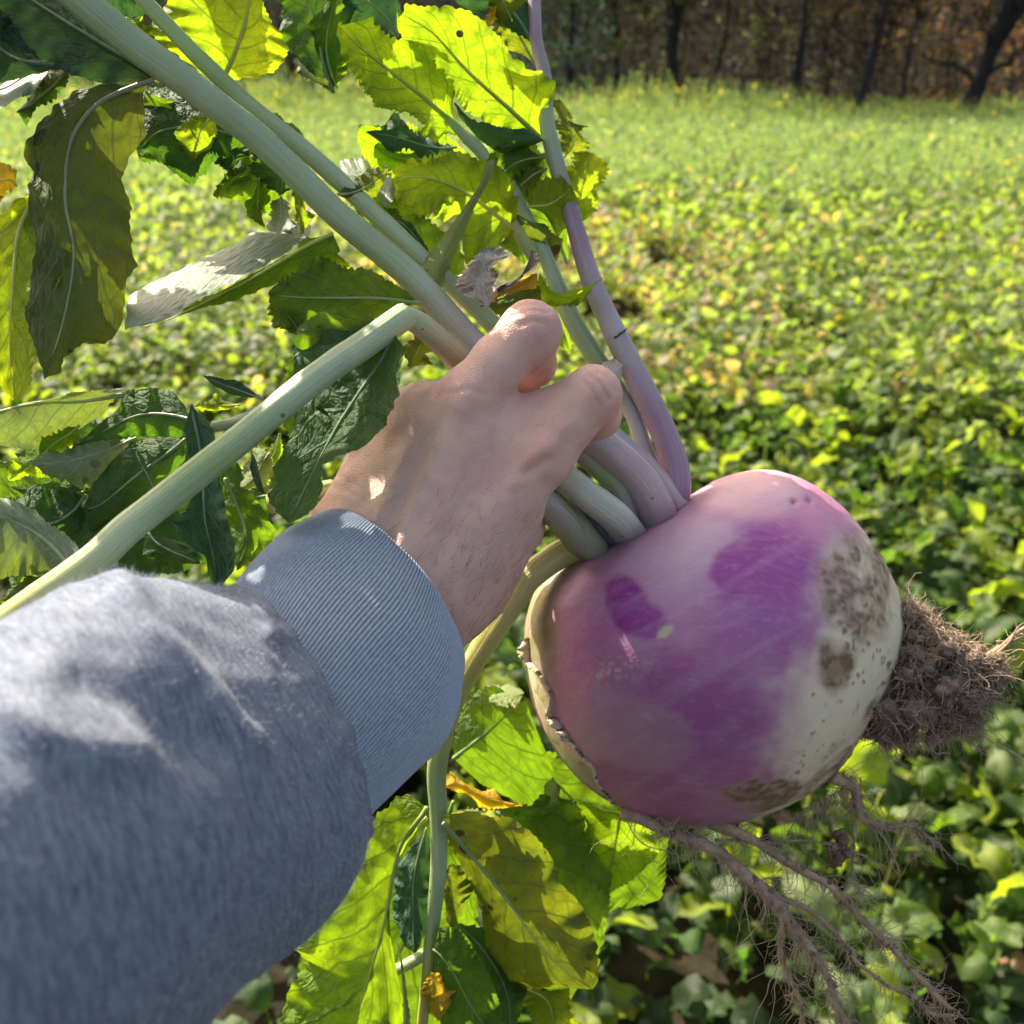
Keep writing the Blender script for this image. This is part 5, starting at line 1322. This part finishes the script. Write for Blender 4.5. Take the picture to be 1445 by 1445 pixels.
def sections(secs, ns, na, disp=None, scale0=None):
    """secs: upper-left and lower-right image points of each cross-section, depth of its middle, bulge of its near side (px, px, m)"""
    Cs, As, Bs = [], [], []
    for (x1, y1, x2, y2, d, bx, by, b, sc) in secs:
        p1, p2 = PC(x1, y1, d), PC(x2, y2, d); c = (p1 + p2) / 2
        Cs.append(c); As.append((p1 - p2) / 2 * sc); Bs.append((PC((x1 + x2) / 2 + bx, (y1 + y2) / 2 + by, d - b) - c) * sc)
    Q = catmull(np.hstack([np.arange(len(secs))[:, None] * 1.0, np.zeros((len(secs), 1)), A(Cs), A(As), A(Bs)]), ns)
    Cc, Aa, Bb = Q[:, 2:5], Q[:, 5:8], Q[:, 8:11]
    a = np.linspace(0, 2 * np.pi, na, endpoint=False)
    P = Cc[:, None] + Aa[:, None] * np.cos(a)[None, :, None] + Bb[:, None] * np.sin(a)[None, :, None]
    N = np.cross(np.gradient(P, axis=0), np.roll(P, -1, 1) - np.roll(P, 1, 1)); N /= np.linalg.norm(N, axis=2, keepdims=True) + 1e-12
    if np.mean(np.einsum('ijk,ijk->ij', N, P - Cc[:, None])) < 0: N = -N
    return P, N, a

def uv_for(ns, na, u0=0., u1=1.):
    return np.stack([np.repeat(np.linspace(u0, u1, ns), na), np.tile(np.arange(na) / na, ns)], -1)

SLEEVE = None
def sleeve():
    secs = [(326, 840, 494, 1190, .338, 60, -22, .028, .90), (320, 838, 493, 1200, .330, 66, -22, .034, .985), (300, 838, 488, 1222, .322, 78, -22, .039, 1.0),
            (258, 831, 462, 1278, .308, 86, -22, .042, 1.0), (205, 825, 408, 1330, .292, 90, -26, .045, 1.0), (140, 830, 338, 1385, .272, 92, -30, .046, 1.0), (60, 856, 262, 1452, .25, 92, -34, .046, 1.0),
            (-45, 915, 150, 1560, .226, 90, -36, .045, 1.0), (-200, 1030, 10, 1740, .20, 80, -40, .044, 1.0), (-420, 1230, -160, 2030, .17, 70, -40, .042, 1.0), (-760, 1500, -420, 2420, .14, 60, -40, .04, 1.0)]
    ns, na = 220, 260
    P, N, a = sections(secs, ns, na)
    s = np.linspace(0, 10, ns)[:, None]
    q = P * 1.0
    D = .0022 * fbm(q * 22, 2, 51) * sstep(1.2, 3, s) + .0008 * fbm(q * 75, 2, 52)
    # gathers where the body of the sleeve is sewn to the cuff
    gat = noise3(np.stack([np.cos(a)[None] * 7 + 0 * s, np.sin(a)[None] * 7 + 0 * s, s * .35 + 0 * a[None]], -1), 53)
    D += .0022 * gat * np.exp(-((s - 1.9) / 1.3) ** 2)
    D += .0016 * np.exp(-((s - 1.45) / .16) ** 2) - .0012 * np.exp(-((s - 1.9) / .16) ** 2)       # stitched seam against the cuff
    # two soft folds dragged along the top
    px = P[..., 0] / P[..., 2] * F + 722.5; py = -P[..., 1] / P[..., 2] * F + 722.5
    def ridge(pts, w, hgt):
        pts = A(pts); best = np.full(px.shape, 1e9)
        for u, v in zip(pts[:-1], pts[1:]):
            d = v - u; t = np.clip(((px - u[0]) * d[0] + (py - u[1]) * d[1]) / (d @ d), 0, 1)
            best = np.minimum(best, np.hypot(px - u[0] - t * d[0], py - u[1] - t * d[1]))
        return hgt * np.exp(-(best / w) ** 2) * (np.sin(a)[None] > -.2)
    D = D + ridge([(168, 838), (220, 900), (290, 960), (345, 1045)], 26, .0038) - ridge([(215, 868), (280, 920), (350, 990)], 26, .0016)
    D = D - ridge([(120, 960), (200, 990), (270, 1060)], 34, .0030) + ridge([(0, 1010), (90, 1060), (190, 1065)], 30, .0022)
    D = D - ridge([(395, 905), (440, 985), (462, 1080), (474, 1180)], 9, .0012)
    V = (P + N * D[..., None]).reshape(-1, 3)
    ob = mesh('sleeve', C2W(V), grid_faces(ns, na, True), M_FLEECE, PERSON, uv=uv_for(ns, na, 0, 2.0))
    # nap: very short fibres standing off the fleece
    r = np.random.default_rng(8); m = 42000
    i = r.integers(int(ns * .12), int(ns * .78), m); j = r.integers(0, na, m)
    base = V.reshape(ns, na, 3)[i, j] + r.normal(0, .0006, (m, 3)); n = N[i, j]
    d = n + r.normal(0, .8, (m, 3)); d /= np.linalg.norm(d, axis=1, keepdims=True)
    L = r.uniform(.0006, .0022, (m, 1)); sd = np.cross(d, r.normal(size=(m, 3))); sd /= np.linalg.norm(sd, axis=1, keepdims=True); wd = .00005
    T = np.stack([base - sd * wd, base + sd * wd, base + d * L], 1).reshape(-1, 3)
    m_n, nt = newmat('nap_fibre'); b = NB(nt); b.out(b.pbsdf((.5, .52, .56), .9, .1))
    tag(mesh('fleece_nap', C2W(T), np.arange(3 * m).reshape(-1, 3), m_n, ob), kind='stuff')
    return ob
SLEEVE = sleeve()

def cuff():
    secs = [(452, 745, 621, 938, .385, 40, -36, .030, .93), (456, 733, 633, 948, .387, 44, -38, .034, .97), (456, 729, 637, 952, .386, 46, -38, .036, 1.0), (446, 729, 639, 973, .381, 48, -36, .037, 1.0),
            (408, 746, 623, 1038, .366, 52, -32, .038, 1.0), (362, 785, 575, 1094, .350, 56, -28, .038, 1.0), (326, 832, 493, 1173, .334, 60, -24, .037, 1.0), (306, 856, 473, 1200, .326, 60, -22, .035, .95)]
    nr = 200; na = nr * 8; ns = 60
    P, N, a = sections(secs, ns, na)
    s = np.linspace(0, 7, ns)[:, None]
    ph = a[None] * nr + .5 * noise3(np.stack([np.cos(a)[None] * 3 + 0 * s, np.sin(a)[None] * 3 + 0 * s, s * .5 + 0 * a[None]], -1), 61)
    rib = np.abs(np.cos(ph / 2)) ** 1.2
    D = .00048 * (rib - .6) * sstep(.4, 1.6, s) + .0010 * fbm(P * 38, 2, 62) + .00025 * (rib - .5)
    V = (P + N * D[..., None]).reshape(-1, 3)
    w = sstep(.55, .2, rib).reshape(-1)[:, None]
    col = A([.32, .37, .44]) * (1 - w) + A([.13, .165, .235]) * w  # darker rib grooves: shade painted over the heather yarn colour
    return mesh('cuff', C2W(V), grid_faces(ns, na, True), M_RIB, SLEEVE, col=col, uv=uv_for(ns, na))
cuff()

def light_block_torso():
    """unseen dark body added just behind the camera to block fill light"""
    n, na = 40, 48
    t = np.linspace(0, 1, n); a = np.linspace(0, 2 * np.pi, na, endpoint=False)
    z = .62 + .84 * t
    w = np.interp(t, [0, .25, .6, .85, .95, 1], [.20, .20, .22, .215, .15, .075]); d = np.interp(t, [0, .5, .85, 1], [.125, .135, .12, .06])
    V = np.stack([.02 + 1.15 * w[:, None] * np.cos(a)[None], -.36 + 1.15 * d[:, None] * np.sin(a)[None], z[:, None] + 0 * a[None]], -1)
    V = V + .006 * fbm(V * 9, 2, 71)[..., None]
    m, nt = newmat('navy_blocker'); b = NB(nt)  # dark so the added body bounces little light onto the sleeve
    oc = b.n('ShaderNodeTexCoord').outputs['Object']
    b.out(b.pbsdf(b.mix(b.noise(oc, 60, 4), (.012, .014, .03), (.03, .034, .06)), .9, .1))
    return mesh('torso_blocker', V.reshape(-1, 3), grid_faces(n, na, True), m, PERSON)
light_block_torso()
